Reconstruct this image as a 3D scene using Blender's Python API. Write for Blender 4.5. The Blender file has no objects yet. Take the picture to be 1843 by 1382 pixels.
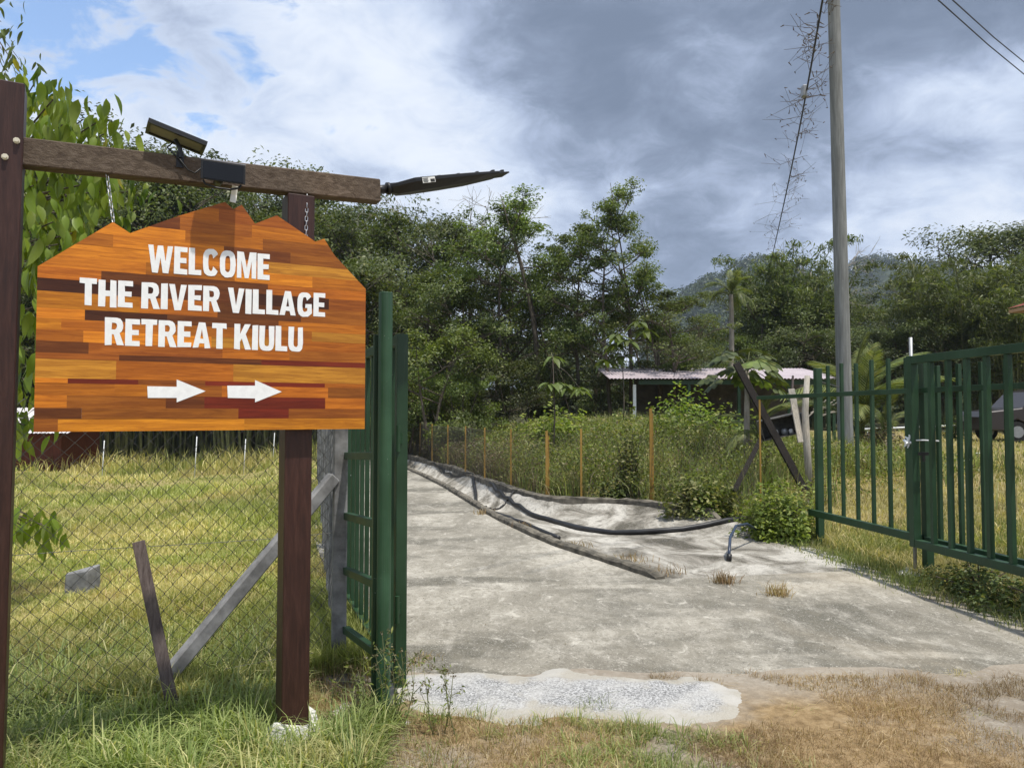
import bpy, bmesh, math
import numpy as np
from mathutils import Vector, Matrix

sc = bpy.context.scene
COL = sc.collection
R = math.radians

# ------------------------------------------------------------------ camera
F = 1385.0                      # focal length in pixels of the 1843 px wide photograph
HZ = 745.0                      # horizon row
EYE = 1.55
PITCH = math.atan((HZ - 691.0) / F)
cd = bpy.data.cameras.new('camera')
cam = bpy.data.objects.new('camera', cd)
COL.objects.link(cam)
cam.location = (0, 0, EYE)
cam.rotation_euler = (math.pi / 2 + PITCH, 0, 0)
cd.sensor_width = 36.0
cd.lens = F / 1843.0 * 36.0
cd.clip_start = 0.05
cd.clip_end = 6000
sc.camera = cam

# ------------------------------------------------------------------ exposure
sc.view_settings.view_transform = 'Standard'
sc.view_settings.look = 'None'
sc.view_settings.exposure = 0.08
sc.view_settings.gamma = 1.0
sc.view_settings.use_curve_mapping = False
sc.cycles.use_denoising = True
sc.cycles.denoising_prefilter = 'ACCURATE'
sc.cycles.denoising_input_passes = 'RGB_ALBEDO_NORMAL'
sc.cycles.max_bounces = 8
sc.cycles.transparent_max_bounces = 8
sc.cycles.sample_clamp_indirect = 6.0

# ------------------------------------------------------------------ sun
SUN_EL, SUN_AZ = R(72), R(45)          # azimuth: to the right of straight behind the camera
sd = Vector((math.sin(SUN_AZ) * math.cos(SUN_EL), -math.cos(SUN_AZ) * math.cos(SUN_EL), math.sin(SUN_EL)))
sl = bpy.data.lights.new('sun', 'SUN')
sl.energy = 4.9
sl.angle = R(1.0)
sl.color = (1.0, 0.95, 0.86)
sun = bpy.data.objects.new('sun', sl)
COL.objects.link(sun)
sun.rotation_euler = sd.to_track_quat('Z', 'Y').to_euler()
sun.location = (5, -5, 20)

# ------------------------------------------------------------------ world
def pxdir(px, py):
    u, v = (px - 921.5) / F, (691.0 - py) / F
    d = Vector((u, math.cos(PITCH) - v * math.sin(PITCH), math.sin(PITCH) + v * math.cos(PITCH)))
    return d
world = bpy.data.worlds.new('World')
sc.world = world
world.use_nodes = True
wt = world.node_tree
wt.nodes.clear()
def wn(t, **kw):
    n = wt.nodes.new(t)
    for k, v in kw.items():
        setattr(n, k, v)
    return n
wl = wt.links.new
def wmath(op, a, b=None, clamp=False):
    n = wn('ShaderNodeMath', operation=op, use_clamp=clamp)
    for i, x in enumerate((a, b)):
        if x is None: continue
        if isinstance(x, (int, float)): n.inputs[i].default_value = x
        else: wl(x, n.inputs[i])
    return n.outputs[0]
def wramp(x, lo, hi, a=0.0, b=1.0):
    n = wn('ShaderNodeMapRange', interpolation_type='SMOOTHSTEP')
    wl(x, n.inputs[0])
    for i, v in zip((1, 2, 3, 4), (lo, hi, a, b)): n.inputs[i].default_value = v
    return n.outputs[0]
tc = wn('ShaderNodeTexCoord')
dirn = tc.outputs['Generated']
nish = wn('ShaderNodeTexSky', sky_type='NISHITA')
nish.sun_disc = False
nish.sun_elevation = SUN_EL
nish.sun_rotation = math.pi - SUN_AZ
nish.air_density = 1.0
nish.dust_density = 0.6
nish.ozone_density = 1.6
# flatten the direction on to a cloud deck so that clouds thin out towards the horizon
sep = wn('ShaderNodeSeparateXYZ'); wl(dirn, sep.inputs[0])
zz = wmath('ADD', wmath('MAXIMUM', sep.outputs[2], 0.0), 0.42)
cmb = wn('ShaderNodeCombineXYZ')
wl(wmath('DIVIDE', sep.outputs[0], zz), cmb.inputs[0])
wl(wmath('DIVIDE', sep.outputs[1], zz), cmb.inputs[1])
wl(wmath('MULTIPLY', sep.outputs[2], 1.2), cmb.inputs[2])
def wnoise(scale, detail, rough, dist, loc):
    mp = wn('ShaderNodeMapping')
    mp.inputs['Location'].default_value = loc
    wl(cmb.outputs[0], mp.inputs[0])
    n = wn('ShaderNodeTexNoise')
    wl(mp.outputs[0], n.inputs['Vector'])
    n.inputs['Scale'].default_value = scale
    n.inputs['Detail'].default_value = detail
    n.inputs['Roughness'].default_value = rough
    n.inputs['Distortion'].default_value = dist
    return n.outputs[0]
n_big = wnoise(1.9, 3.0, 0.5, 0.2, (3.1, 1.7, 0.4))
n_mid = wnoise(4.2, 5.0, 0.55, 0.25, (7.3, 2.2, 1.0))
n_fine = wnoise(8.5, 9.0, 0.62, 0.5, (1.3, 9.2, 3.0))
def blob(px, py, inner, outer):
    d = pxdir(px, py).normalized()
    n = wn('ShaderNodeVectorMath', operation='DOT_PRODUCT')
    nn = wn('ShaderNodeVectorMath', operation='NORMALIZE')
    wl(dirn, nn.inputs[0]); wl(nn.outputs[0], n.inputs[0]); n.inputs[1].default_value = d
    return wramp(n.outputs['Value'], math.cos(R(outer)), math.cos(R(inner)))
# cloud thickness: dark heavy deck to the right and overhead, thin bright cloud to the left
dens = wmath('ADD', wmath('MULTIPLY', n_big, 0.55), wmath('ADD', wmath('MULTIPLY', n_mid, 0.42), wmath('MULTIPLY', n_fine, 0.42)))
dens = wmath('SUBTRACT', dens, 0.695)
def addb(b, w):
    global dens
    dens = wmath('ADD', dens, wmath('MULTIPLY', b, w))
addb(blob(1350, 20, 6, 24), 0.20)
addb(blob(1020, 100, 2, 12), 0.10)
addb(blob(1700, 190, 2, 12), 0.10)
addb(blob(1850, 480, 3, 12), 0.06)
addb(blob(1120, 330, 2, 10), 0.05)
addb(blob(1680, 320, 2, 9), -0.17)
addb(blob(950, 330, 1, 8), -0.05)
addb(blob(300, 100, 8, 30), -0.07)
shade = wramp(dens, -0.20, 0.34)
cr = wn('ShaderNodeValToRGB')
wl(shade, cr.inputs[0])
el = cr.color_ramp.elements
el[0].position = 0.0; el[0].color = (0.84, 0.90, 1.0, 1)
el[1].position = 1.0; el[1].color = (0.175, 0.225, 0.325, 1)
for p, c in ((0.28, (0.62, 0.71, 0.88)), (0.55, (0.41, 0.49, 0.66)), (0.8, (0.25, 0.31, 0.435))):
    e = el.new(p); e.color = (*c, 1)
# blue gaps
gap = wmath('ADD', wmath('ADD', wmath('MULTIPLY', n_mid, 0.6), wmath('MULTIPLY', n_fine, 0.55)), -0.565)
gap = wmath('SUBTRACT', gap, wmath('MULTIPLY', blob(220, -140, 5, 15), 0.17))
gap = wmath('ADD', gap, wmath('MULTIPLY', blob(1500, 150, 10, 34), 0.25))
cover = wramp(gap, -0.18, -0.085)
ten = wn('ShaderNodeMixRGB', blend_type='MULTIPLY'); ten.inputs[0].default_value = 1.0
wl(cr.outputs[0], ten.inputs[1]); ten.inputs[2].default_value = (10, 10, 10, 1)
blue = wn('ShaderNodeMixRGB', blend_type='MULTIPLY'); blue.inputs[0].default_value = 1.0
wl(nish.outputs[0], blue.inputs[1]); blue.inputs[2].default_value = (2.3, 2.3, 2.3, 1)
mixc = wn('ShaderNodeMixRGB')
wl(cover, mixc.inputs[0]); wl(blue.outputs[0], mixc.inputs[1]); wl(ten.outputs[0], mixc.inputs[2])
bg = wn('ShaderNodeBackground')
bg.inputs['Strength'].default_value = 0.1
wl(mixc.outputs[0], bg.inputs[0])
wo = wn('ShaderNodeOutputWorld')
wl(bg.outputs[0], wo.inputs[0])
world.cycles.sampling_method = 'MANUAL'
world.cycles.sample_map_resolution = 512

# ------------------------------------------------------------------ helpers
def P(px, py, d):
    """point on the ray through a photo pixel at forward distance d"""
    v = pxdir(px, py)
    return Vector((0, 0, EYE)) + v * (d / v.y)
def G(px, py, z=0.0):
    v = pxdir(px, py)
    t = (z - EYE) / v.z
    return Vector((0, 0, EYE)) + v * t
def X_at(px, d):
    return (px - 921.5) / F * d / 1.0

def tag(o, label=None, cat=None, group=None, kind=None):
    if label: o['label'] = label
    if cat: o['category'] = cat
    if group: o['group'] = group
    if kind: o['kind'] = kind
    return o
def empty(name, loc=(0, 0, 0), rz=0.0):
    o = bpy.data.objects.new(name, None)
    o.empty_display_size = 0.2
    COL.objects.link(o)
    o.location = loc
    o.rotation_euler = (0, 0, rz)
    return o
def link(name, me, parent=None, mat=None):
    o = bpy.data.objects.new(name, me)
    COL.objects.link(o)
    if mat is not None and len(me.materials) == 0:
        me.materials.append(mat)
    if parent is not None:
        o.parent = parent
    return o
def copy_tree(o, parent=None):
    c = o.copy()
    COL.objects.link(c)
    c.parent = parent
    for ch in o.children:
        copy_tree(ch, c)
    return c
def local(parent, p):
    return Vector(p) - Vector(parent.location)

class MB:
    """collects shapes; build() links them as one mesh object"""
    def __init__(s):
        s.v = []; s.f = []; s.off = Vector((0, 0, 0))
    def at(s, o):
        s.off = Vector(o); return s
    def add(s, vs, fs):
        b = len(s.v)
        s.v += [tuple(Vector(v)) for v in vs]
        s.f += [tuple(i + b for i in f) for f in fs]
    def box(s, lo, hi):
        x0, y0, z0 = lo; x1, y1, z1 = hi
        s.add([(x0, y0, z0), (x1, y0, z0), (x1, y1, z0), (x0, y1, z0), (x0, y0, z1), (x1, y0, z1), (x1, y1, z1), (x0, y1, z1)],
              [(0, 3, 2, 1), (4, 5, 6, 7), (0, 1, 5, 4), (1, 2, 6, 5), (2, 3, 7, 6), (3, 0, 4, 7)])
    def bar(s, a, b, w, h, up=(0, 0, 1), side=None):
        """rectangular bar from a to b; w across, h along 'up'"""
        a = Vector(a); b = Vector(b)
        d = (b - a).normalized()
        if side is None:
            sdv = d.cross(Vector(up))
            if sdv.length < 1e-4: sdv = d.cross(Vector((0, 1, 0)))
            sdv.normalize()
        else:
            sdv = Vector(side); sdv = (sdv - d * sdv.dot(d)).normalized()
        u = sdv.cross(d).normalized()
        vs = []
        for p in (a, b):
            for i, j in ((-1, -1), (1, -1), (1, 1), (-1, 1)):
                vs.append(p + sdv * (i * w / 2) + u * (j * h / 2))
        s.add(vs, [(0, 1, 2, 3), (7, 6, 5, 4), (0, 4, 5, 1), (1, 5, 6, 2), (2, 6, 7, 3), (3, 7, 4, 0)])
    def tube(s, pts, r, n=8, cap=True):
        pts = [Vector(p) for p in pts]
        rs = r if isinstance(r, (list, tuple, np.ndarray)) else [r] * len(pts)
        b = len(s.v)
        nrm = None
        for i, p in enumerate(pts):
            d = (pts[min(i + 1, len(pts) - 1)] - pts[max(i - 1, 0)])
            if d.length < 1e-9: d = Vector((0, 0, 1))
            d.normalize()
            if nrm is None:
                nrm = d.cross(Vector((0.13, 0.97, 0.2)))
                if nrm.length < 1e-3: nrm = d.cross(Vector((1, 0, 0)))
            nrm = (nrm - d * nrm.dot(d)).normalized()
            bn = d.cross(nrm)
            for k in range(n):
                a = 2 * math.pi * k / n
                s.v.append(tuple(p + (nrm * math.cos(a) + bn * math.sin(a)) * rs[i]))
        for i in range(len(pts) - 1):
            for k in range(n):
                k2 = (k + 1) % n
                s.f.append((b + i * n + k, b + i * n + k2, b + (i + 1) * n + k2, b + (i + 1) * n + k))
        if cap and n > 2:
            s.f.append(tuple(b + k for k in reversed(range(n))))
            e = b + (len(pts) - 1) * n
            s.f.append(tuple(e + k for k in range(n)))
    def prism(s, poly, ax_u, ax_v, org, ext):
        """polygon (u,v) spanned by two axes, extruded by vector ext"""
        ax_u, ax_v, org, ext = map(Vector, (ax_u, ax_v, org, ext))
        n = len(poly)
        vs = [org + ax_u * a + ax_v * b for a, b in poly]
        vs += [v + ext for v in vs]
        s.add(vs, [tuple(reversed(range(n))), tuple(range(n, 2 * n))] + [(i, (i + 1) % n, n + (i + 1) % n, n + i) for i in range(n)])
    def mesh(s, name, mat=None, smooth=False, bevel=0.0):
        me = bpy.data.meshes.new(name)
        o = s.off
        me.from_pydata([(v[0] - o.x, v[1] - o.y, v[2] - o.z) for v in s.v], [], s.f)
        bm = bmesh.new(); bm.from_mesh(me)
        bmesh.ops.recalc_face_normals(bm, faces=bm.faces)
        if bevel > 0:
            eds = [e for e in bm.edges if len(e.link_faces) == 2 and e.calc_face_angle(0) > 0.6]
            bmesh.ops.bevel(bm, geom=eds, offset=bevel, segments=1, affect='EDGES', clamp_overlap=True)
        bm.to_mesh(me); bm.free()
        if smooth:
            me.polygons.foreach_set('use_smooth', np.ones(len(me.polygons), dtype=bool))
        if mat is not None: me.materials.append(mat)
        return me
    def build(s, name, mat, parent=None, smooth=False, bevel=0.0):
        if parent is not None:
            s.off = Vector(parent.matrix_basis.translation) if parent.parent is None else s.off
        return link(name, s.mesh(name, mat, smooth, bevel), parent)

def np_mesh(name, V, tris=None, quads=None, mat=None, smooth=False):
    """fast mesh from arrays"""
    me = bpy.data.meshes.new(name)
    V = np.asarray(V, dtype=np.float32)
    me.vertices.add(len(V)); me.vertices.foreach_set('co', V.ravel())
    idx = []; tot = []
    if quads is not None and len(quads):
        idx.append(np.asarray(quads, dtype=np.int32).ravel()); tot.append(np.full(len(quads), 4, np.int32))
    if tris is not None and len(tris):
        idx.append(np.asarray(tris, dtype=np.int32).ravel()); tot.append(np.full(len(tris), 3, np.int32))
    idx = np.concatenate(idx); tot = np.concatenate(tot)
    st = np.concatenate([[0], np.cumsum(tot)[:-1]]).astype(np.int32)
    me.loops.add(len(idx)); me.loops.foreach_set('vertex_index', idx)
    me.polygons.add(len(tot)); me.polygons.foreach_set('loop_start', st); me.polygons.foreach_set('loop_total', tot)
    if smooth: me.polygons.foreach_set('use_smooth', np.ones(len(tot), dtype=bool))
    me.update(calc_edges=True); me.validate()
    if mat is not None: me.materials.append(mat)
    return me

def ss(t):
    t = np.clip(t, 0, 1)
    return t * t * (3 - 2 * t)
_rn = np.random.default_rng(5)
_tab = _rn.random((64, 64))
def vnoise(x, y):
    x = np.asarray(x, float); y = np.asarray(y, float)
    xi = np.floor(x).astype(int); yi = np.floor(y).astype(int)
    fx = x - xi; fy = y - yi
    fx = fx * fx * (3 - 2 * fx); fy = fy * fy * (3 - 2 * fy)
    t = lambda i, j: _tab[i % 64, j % 64]
    return (t(xi, yi) * (1 - fx) + t(xi + 1, yi) * fx) * (1 - fy) + (t(xi, yi + 1) * (1 - fx) + t(xi + 1, yi + 1) * fx) * fy
def fbm(x, y, o=4):
    r = 0; a = .5; s = 0
    for i in range(o):
        r = r + a * vnoise(x * 2 ** i + 17.3 * i, y * 2 ** i + 5.1 * i); s += a; a *= .5
    return r / s

# ------------------------------------------------------------------ materials
class NT:
    def __init__(s, name):
        s.m = bpy.data.materials.new(name); s.m.use_nodes = True
        s.t = s.m.node_tree; s.n = s.t.nodes; s.n.clear()
        s.out = s.n.new('ShaderNodeOutputMaterial')
    def new(s, t, **kw):
        n = s.n.new(t)
        for k, v in kw.items(): setattr(n, k, v)
        return n
    def set(s, sock, v):
        if isinstance(v, bpy.types.NodeSocket): s.t.links.new(v, sock)
        elif isinstance(v, (tuple, list)) and len(v) == 3 and sock.type == 'RGBA': sock.default_value = (*v, 1)
        else: sock.default_value = v
    def coord(s, kind='Object'):
        if kind == 'Position': return s.new('ShaderNodeNewGeometry').outputs['Position']
        return s.new('ShaderNodeTexCoord').outputs[kind]
    def noise(s, vec, scale, detail=4, rough=.55, stretch=(1, 1, 1), dist=0.0, rot=(0, 0, 0), loc=(0, 0, 0)):
        mp = s.new('ShaderNodeMapping'); s.set(mp.inputs[0], vec)
        mp.inputs['Scale'].default_value = stretch; mp.inputs['Rotation'].default_value = rot; mp.inputs['Location'].default_value = loc
        n = s.new('ShaderNodeTexNoise'); s.set(n.inputs['Vector'], mp.outputs[0])
        n.inputs['Scale'].default_value = scale; n.inputs['Detail'].default_value = detail
        n.inputs['Roughness'].default_value = rough; n.inputs['Distortion'].default_value = dist
        return n.outputs[0]
    def ramp(s, x, stops):
        r = s.new('ShaderNodeValToRGB'); s.set(r.inputs[0], x)
        e = r.color_ramp.elements
        e[0].position, e[0].color = stops[0][0], (*stops[0][1], 1)
        e[1].position, e[1].color = stops[-1][0], (*stops[-1][1], 1)
        for p, c in stops[1:-1]:
            k = e.new(p); k.color = (*c, 1)
        return r.outputs[0]
    def mix(s, f, a, b, mode='MIX'):
        n = s.new('ShaderNodeMixRGB', blend_type=mode)
        s.set(n.inputs[0], f); s.set(n.inputs[1], a); s.set(n.inputs[2], b)
        return n.outputs[0]
    def rng(s, x, lo, hi, a=0., b=1.):
        n = s.new('ShaderNodeMapRange', interpolation_type='SMOOTHSTEP')
        s.set(n.inputs[0], x)
        for i, v in zip((1, 2, 3, 4), (lo, hi, a, b)): n.inputs[i].default_value = v
        return n.outputs[0]
    def math(s, op, a, b=None):
        n = s.new('ShaderNodeMath', operation=op)
        s.set(n.inputs[0], a)
        if b is not None: s.set(n.inputs[1], b)
        return n.outputs[0]
    def bump(s, h, strength=.4, dist=.01):
        b = s.new('ShaderNodeBump'); b.inputs['Strength'].default_value = strength; b.inputs['Distance'].default_value = dist
        s.set(b.inputs['Height'], h); return b.outputs[0]
    def principled(s, col, rough=.7, metal=0., normal=None, spec=.4, coat=0.):
        b = s.new('ShaderNodeBsdfPrincipled')
        s.set(b.inputs['Base Color'], col); s.set(b.inputs['Roughness'], rough); s.set(b.inputs['Metallic'], metal)
        s.set(b.inputs['Specular IOR Level'], spec)
        if coat: b.inputs['Coat Weight'].default_value = coat; b.inputs['Coat Roughness'].default_value = .25
        if normal is not None: s.set(b.inputs['Normal'], normal)
        s.t.links.new(b.outputs[0], s.out.inputs[0]); return s.m

def m_leaf(name, c1, c2, c3=None, trans=.35, patch=0.25, rough=.5, spec=.35, straw=None, straw_scale=.45, straw_lo=.46, straw_hi=.6, straw_max=.85):
    """leaf colours vary from leaf to leaf and clump to clump"""
    t = NT(name)
    g = t.new('ShaderNodeNewGeometry')
    r = g.outputs['Random Per Island']
    col = t.ramp(r, [(0.0, c1), (0.55, tuple((a + b) / 2 for a, b in zip(c1, c2))), (0.93, c2), (1.0, c3 or c2)])
    if straw:
        sn = t.noise(t.coord('Position'), straw_scale, 4, .6, loc=(7, 3, 0))
        rs = t.math('ADD', sn, t.math('MULTIPLY', t.math('SUBTRACT', r, .5), .16))
        col = t.mix(t.rng(rs, straw_lo, straw_hi, 0, straw_max), col, t.mix(r, tuple(x * .7 for x in straw), tuple(x * 1.2 for x in straw)))
    n = t.noise(t.coord('Object'), patch, 2, .5)
    hsv = t.new('ShaderNodeHueSaturation')
    oi = t.new('ShaderNodeObjectInfo')
    t.set(hsv.inputs['Hue'], t.math('ADD', t.math('MULTIPLY', oi.outputs['Random'], .02), .49))
    t.set(hsv.inputs['Value'], t.math('MULTIPLY', t.rng(n, .3, .7, .72, 1.3), t.math('ADD', t.math('MULTIPLY', oi.outputs['Random'], .3), .85)))
    t.set(hsv.inputs['Color'], col)
    b = t.new('ShaderNodeBsdfPrincipled')
    t.set(b.inputs['Base Color'], hsv.outputs[0]); b.inputs['Roughness'].default_value = rough; b.inputs['Specular IOR Level'].default_value = spec
    tr = t.new('ShaderNodeBsdfTranslucent')
    tcol = t.mix(1.0, hsv.outputs[0], (1.25, 1.3, .55), 'MULTIPLY')
    t.set(tr.inputs[0], tcol)
    mx = t.new('ShaderNodeMixShader'); mx.inputs[0].default_value = trans
    t.t.links.new(b.outputs[0], mx.inputs[1]); t.t.links.new(tr.outputs[0], mx.inputs[2])
    t.t.links.new(mx.outputs[0], t.out.inputs[0])
    return t.m
def m_simple(name, col, rough=.6, metal=0., spec=.4, var=.25, scale=12., bump=0., coat=0.):
    t = NT(name); c = t.coord('Object')
    n = t.noise(c, scale, 5, .6)
    k = t.rng(n, .25, .75, 1 - var, 1 + var * .6)
    cc = t.new('ShaderNodeVectorMath', operation='SCALE'); t.set(cc.inputs[0], tuple(col)); t.set(cc.inputs['Scale'], k)
    nm = t.bump(n, bump, .01) if bump else None
    return t.principled(cc.outputs[0], rough, metal, nm, spec, coat)
M = {}
# near-camera wood: stained posts, weathered beam, varnished sign planks
def wood(name, c1, c2, c3, grain=(1, 1, 12), scale=7., rough=.6, bump=.35, spec=.35, coat=0., objcol=False, axis_rot=(0, 0, 0)):
    t = NT(name); c = t.coord('Object')
    g = t.noise(c, scale, 7, .62, grain, .55, axis_rot)
    fine = t.noise(c, scale * 5, 4, .6, grain, .2, axis_rot, (3, 1, 2))
    big = t.noise(c, 2.2, 3, .5, loc=(5, 2, 8))
    if objcol:
        oi = t.new('ShaderNodeObjectInfo')
        sh = t.new('ShaderNodeMapping'); t.set(sh.inputs[0], c)
        cx = t.new('ShaderNodeCombineXYZ'); t.set(cx.inputs[0], t.math('MULTIPLY', oi.outputs['Random'], 31.)); t.set(cx.inputs[2], t.math('MULTIPLY', oi.outputs['Random'], 17.))
        t.set(sh.inputs['Location'], cx.outputs[0])
        g = t.noise(sh.outputs[0], scale, 7, .6, grain, .8, axis_rot)
        fine = t.noise(sh.outputs[0], scale * 4, 5, .65, grain, .3, axis_rot)
        big = t.noise(sh.outputs[0], 3.0, 3, .5)
        col = t.mix(t.rng(g, .34, .62, .0, .55), oi.outputs['Color'], t.mix(1., oi.outputs['Color'], (.42, .30, .25), 'MULTIPLY'))
        col = t.mix(t.rng(fine, .52, .68, 0, .5), col, t.mix(1., col, (.55, .42, .36), 'MULTIPLY'))
        col = t.mix(t.rng(big, .5, .75, 0, .5), col, t.mix(1., col, (1.3, 1.35, 1.2), 'MULTIPLY'))
    else:
        col = t.ramp(g, [(.25, c1), (.5, c2), (.78, c3)])
        col = t.mix(t.rng(fine, .5, .75, 0, .55), col, t.mix(1., col, (.55, .52, .5), 'MULTIPLY'))
        col = t.mix(t.rng(big, .45, .8, 0, .5), col, t.mix(1., col, (1.5, 1.4, 1.3), 'MULTIPLY'))
    h = t.math('ADD', g, t.math('MULTIPLY', fine, .6))
    return t.principled(col, rough, 0., t.bump(h, bump, .006), spec, coat)
M['sign_plank'] = wood('varnished_plank', None, None, None, (1.2, 1, 16), 3.2, .42, .15, .3, .08, True)
M['post_wood'] = wood('stained_post_wood', (.017, .006, .005), (.038, .014, .010), (.066, .028, .021), (9, 9, 1), 5., .45, .3, .4)
M['beam_wood'] = wood('weathered_beam_wood', (.05, .034, .024), (.105, .077, .056), (.18, .14, .108), (1, 14, 14), 4., .8, .9, .25)
M['stake_wood'] = wood('old_stake_wood', (.06, .045, .042), (.12, .095, .09), (.19, .16, .15), (14, 14, 1), 5., .85, .6, .25)
M['dark_timber'] = wood('dark_timber', (.007, .006, .005), (.015, .012, .010), (.03, .024, .02), (14, 14, 1), 5., .8, .6, .25)
M['pale_timber'] = wood('pale_weathered_timber', (.2, .18, .15), (.38, .35, .3), (.55, .52, .46), (14, 14, 1), 5., .85, .6, .25)
M['white_paint'] = m_simple('white_lettering_paint', (.88, .89, .90), .5, var=.08, scale=30, spec=.4)
M['green_paint'] = None
def paint(name, c, chips=(.45, .47, .42)):
    t = NT(name); p = t.coord('Position')
    a = t.noise(p, 3.2, 5, .6); b = t.noise(p, 55, 3, .6)
    col = t.mix(t.rng(a, .35, .7, 0, 1), c, tuple(x * 1.35 + .006 for x in c))
    col = t.mix(t.rng(b, .735, .76, 0, .7), col, chips)
    drip = t.noise(p, 6, 4, .6, (6, 6, .5))
    col = t.mix(t.rng(drip, .55, .75, 0, .35), col, (.06, .09, .06))
    return t.principled(col, t.rng(a, .3, .7, .38, .55), 0., t.bump(b, .05, .002), .45)
M['green_paint'] = paint('dark_green_gate_paint', (.012, .042, .016))
M['green_light'] = paint('green_post_paint', (.022, .066, .03))
M['yellow_steel'] = paint('yellow_rusting_paint', (.27, .16, .03), (.2, .07, .02))
M['concrete_post'] = m_simple('grey_concrete_post', (.21, .21, .212), .9, var=.5, scale=9, bump=.4)
M['white_cement'] = m_simple('pale_cement', (.6, .59, .55), .9, var=.3, scale=16, bump=.8)
M['wire'] = m_simple('galvanised_wire', (.10, .10, .095), .5, .3, var=.2)
M['wire_dull'] = m_simple('dull_fence_wire', (.13, .12, .10), .6, .3, var=.2)
M['black_plastic'] = m_simple('black_plastic', (.012, .012, .013), .42, var=.2, scale=20)
M['black_gloss'] = m_simple('floodlight_glass', (.006, .006, .007), .2, var=.1)
M['alu'] = m_simple('grey_aluminium', (.33, .34, .36), .4, .7, var=.15)
M['solar_back'] = m_simple('solar_panel_back', (.20, .185, .15), .5, var=.2, scale=8)
M['chain'] = m_simple('galvanised_chain', (.42, .42, .43), .35, .8, var=.2)
M['sticker'] = m_simple('white_sticker', (.78, .78, .76), .6, var=.06)
M['print'] = m_simple('printed_black', (.03, .03, .03), .7, var=.1)
M['bolt'] = m_simple('pale_bolt_head', (.62, .58, .47), .5, .2, var=.15)
M['hose'] = m_simple('black_rubber_hose', (.022, .022, .024), .45, var=.4, scale=6)
M['hose_blue'] = m_simple('dark_blue_hose', (.03, .045, .08), .35, var=.3)
M['rock'] = m_simple('pale_rubble', (.55, .53, .5), .95, var=.35, scale=14, bump=1.)
M['rust_metal'] = m_simple('rusty_box_metal', (.1, .095, .085), .7, .2, var=.5, scale=14)
M['grey_metal'] = m_simple('grey_metal', (.3, .31, .32), .5, .5, var=.2)
M['hut_wall'] = wood('red_brown_hut_boards', (.05, .013, .008), (.1, .024, .014), (.15, .04, .022), (9, 9, 1), 3., .7, .3)
M['metal_roof'] = m_simple('pale_metal_roof', (.62, .60, .62), .5, .1, var=.12, scale=2)
M['pink_roof'] = m_simple('faded_pink_metal_roof', (.52, .45, .47), .5, .1, var=.15, scale=1.2)
M['white_steel'] = m_simple('white_steel', (.72, .74, .75), .5, var=.1)
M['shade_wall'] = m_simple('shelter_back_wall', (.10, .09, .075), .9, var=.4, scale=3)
M['tile'] = m_simple('red_roof_tile', (.24, .055, .035), .7, var=.3, scale=8)
M['soffit'] = m_simple('painted_soffit', (.45, .28, .16), .7, var=.1)
M['house_wall'] = m_simple('cream_render', (.55, .5, .4), .85, var=.1, scale=3)
M['car_paint'] = m_simple('dark_brown_car_paint', (.02, .012, .011), .3, .2, .5, .08, 3., coat=.6)
M['car_glass'] = m_simple('dark_car_glass', (.015, .02, .025), .08, 0., .6, .05)
M['tyre'] = m_simple('tyre_rubber', (.015, .015, .015), .85, var=.2)
M['bark'] = wood('grey_brown_bark', (.045, .036, .028), (.1, .083, .066), (.19, .165, .135), (5, 5, 1), 3., .9, .9, .2)
M['bark_pale'] = wood('pale_bark', (.16, .145, .12), (.27, .245, .21), (.4, .38, .33), (5, 5, 1), 3., .9, .7, .2)
M['culm'] = m_simple('bamboo_culm', (.16, .17, .07), .6, var=.4, scale=3)
M['leaf_big'] = m_leaf('broad_glossy_leaf', (.06, .12, .012), (.27, .34, .035), (.42, .34, .03), .42, .6, .38, .5)
M['leaf_dark'] = m_leaf('dark_forest_leaf', (.035, .05, .015), (.10, .125, .036), (.16, .155, .06), .28, .25)
M['leaf_mid'] = m_leaf('mid_green_leaf', (.05, .074, .018), (.14, .175, .048), (.22, .215, .08), .32, .3)
M['leaf_light'] = m_leaf('light_green_leaf', (.06, .09, .02), (.17, .215, .055), (.27, .28, .1), .35, .5)
M['leaf_bamboo'] = m_leaf('bamboo_leaf', (.06, .085, .022), (.16, .19, .058), (.24, .23, .09), .4, .2)
M['leaf_bright'] = m_leaf('bright_shrub_leaf', (.10, .16, .022), (.30, .37, .08), (.45, .45, .14), .4, .6)
M['leaf_palm'] = m_leaf('palm_leaflet', (.06, .085, .02), (.16, .19, .05), (.26, .24, .08), .35, .4)
M['leaf_weed'] = m_leaf('weed_leaf', (.075, .115, .022), (.24, .29, .07), (.4, .37, .14), .38, .5, straw=(.3, .26, .13), straw_scale=.7, straw_lo=.5, straw_hi=.66, straw_max=.6)
M['leaf_dry'] = m_leaf('withered_leaf', (.07, .055, .03), (.19, .15, .085), (.28, .23, .14), .25, .6)
M['leaf_hill'] = m_leaf('distant_tree_leaf', (.024, .042, .014), (.06, .085, .026), (.08, .1, .035), .2, .05)
M['grass_field'] = m_leaf('field_grass_blade', (.20, .225, .06), (.44, .44, .16), (.64, .56, .34), .4, .35, .55, .25, straw=(.52, .43, .22), straw_scale=.42, straw_lo=.44, straw_hi=.60)
M['grass_lawn'] = m_leaf('lawn_blade', (.15, .175, .05), (.34, .35, .12), (.52, .44, .25), .4, .5, .55, .25, straw=(.48, .39, .21), straw_scale=.4, straw_lo=.36, straw_hi=.54)
M['grass_dry'] = m_leaf('dry_grass_blade', (.21, .135, .065), (.42, .32, .18), (.55, .46, .3), .3, .8, .6, .25)
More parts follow.
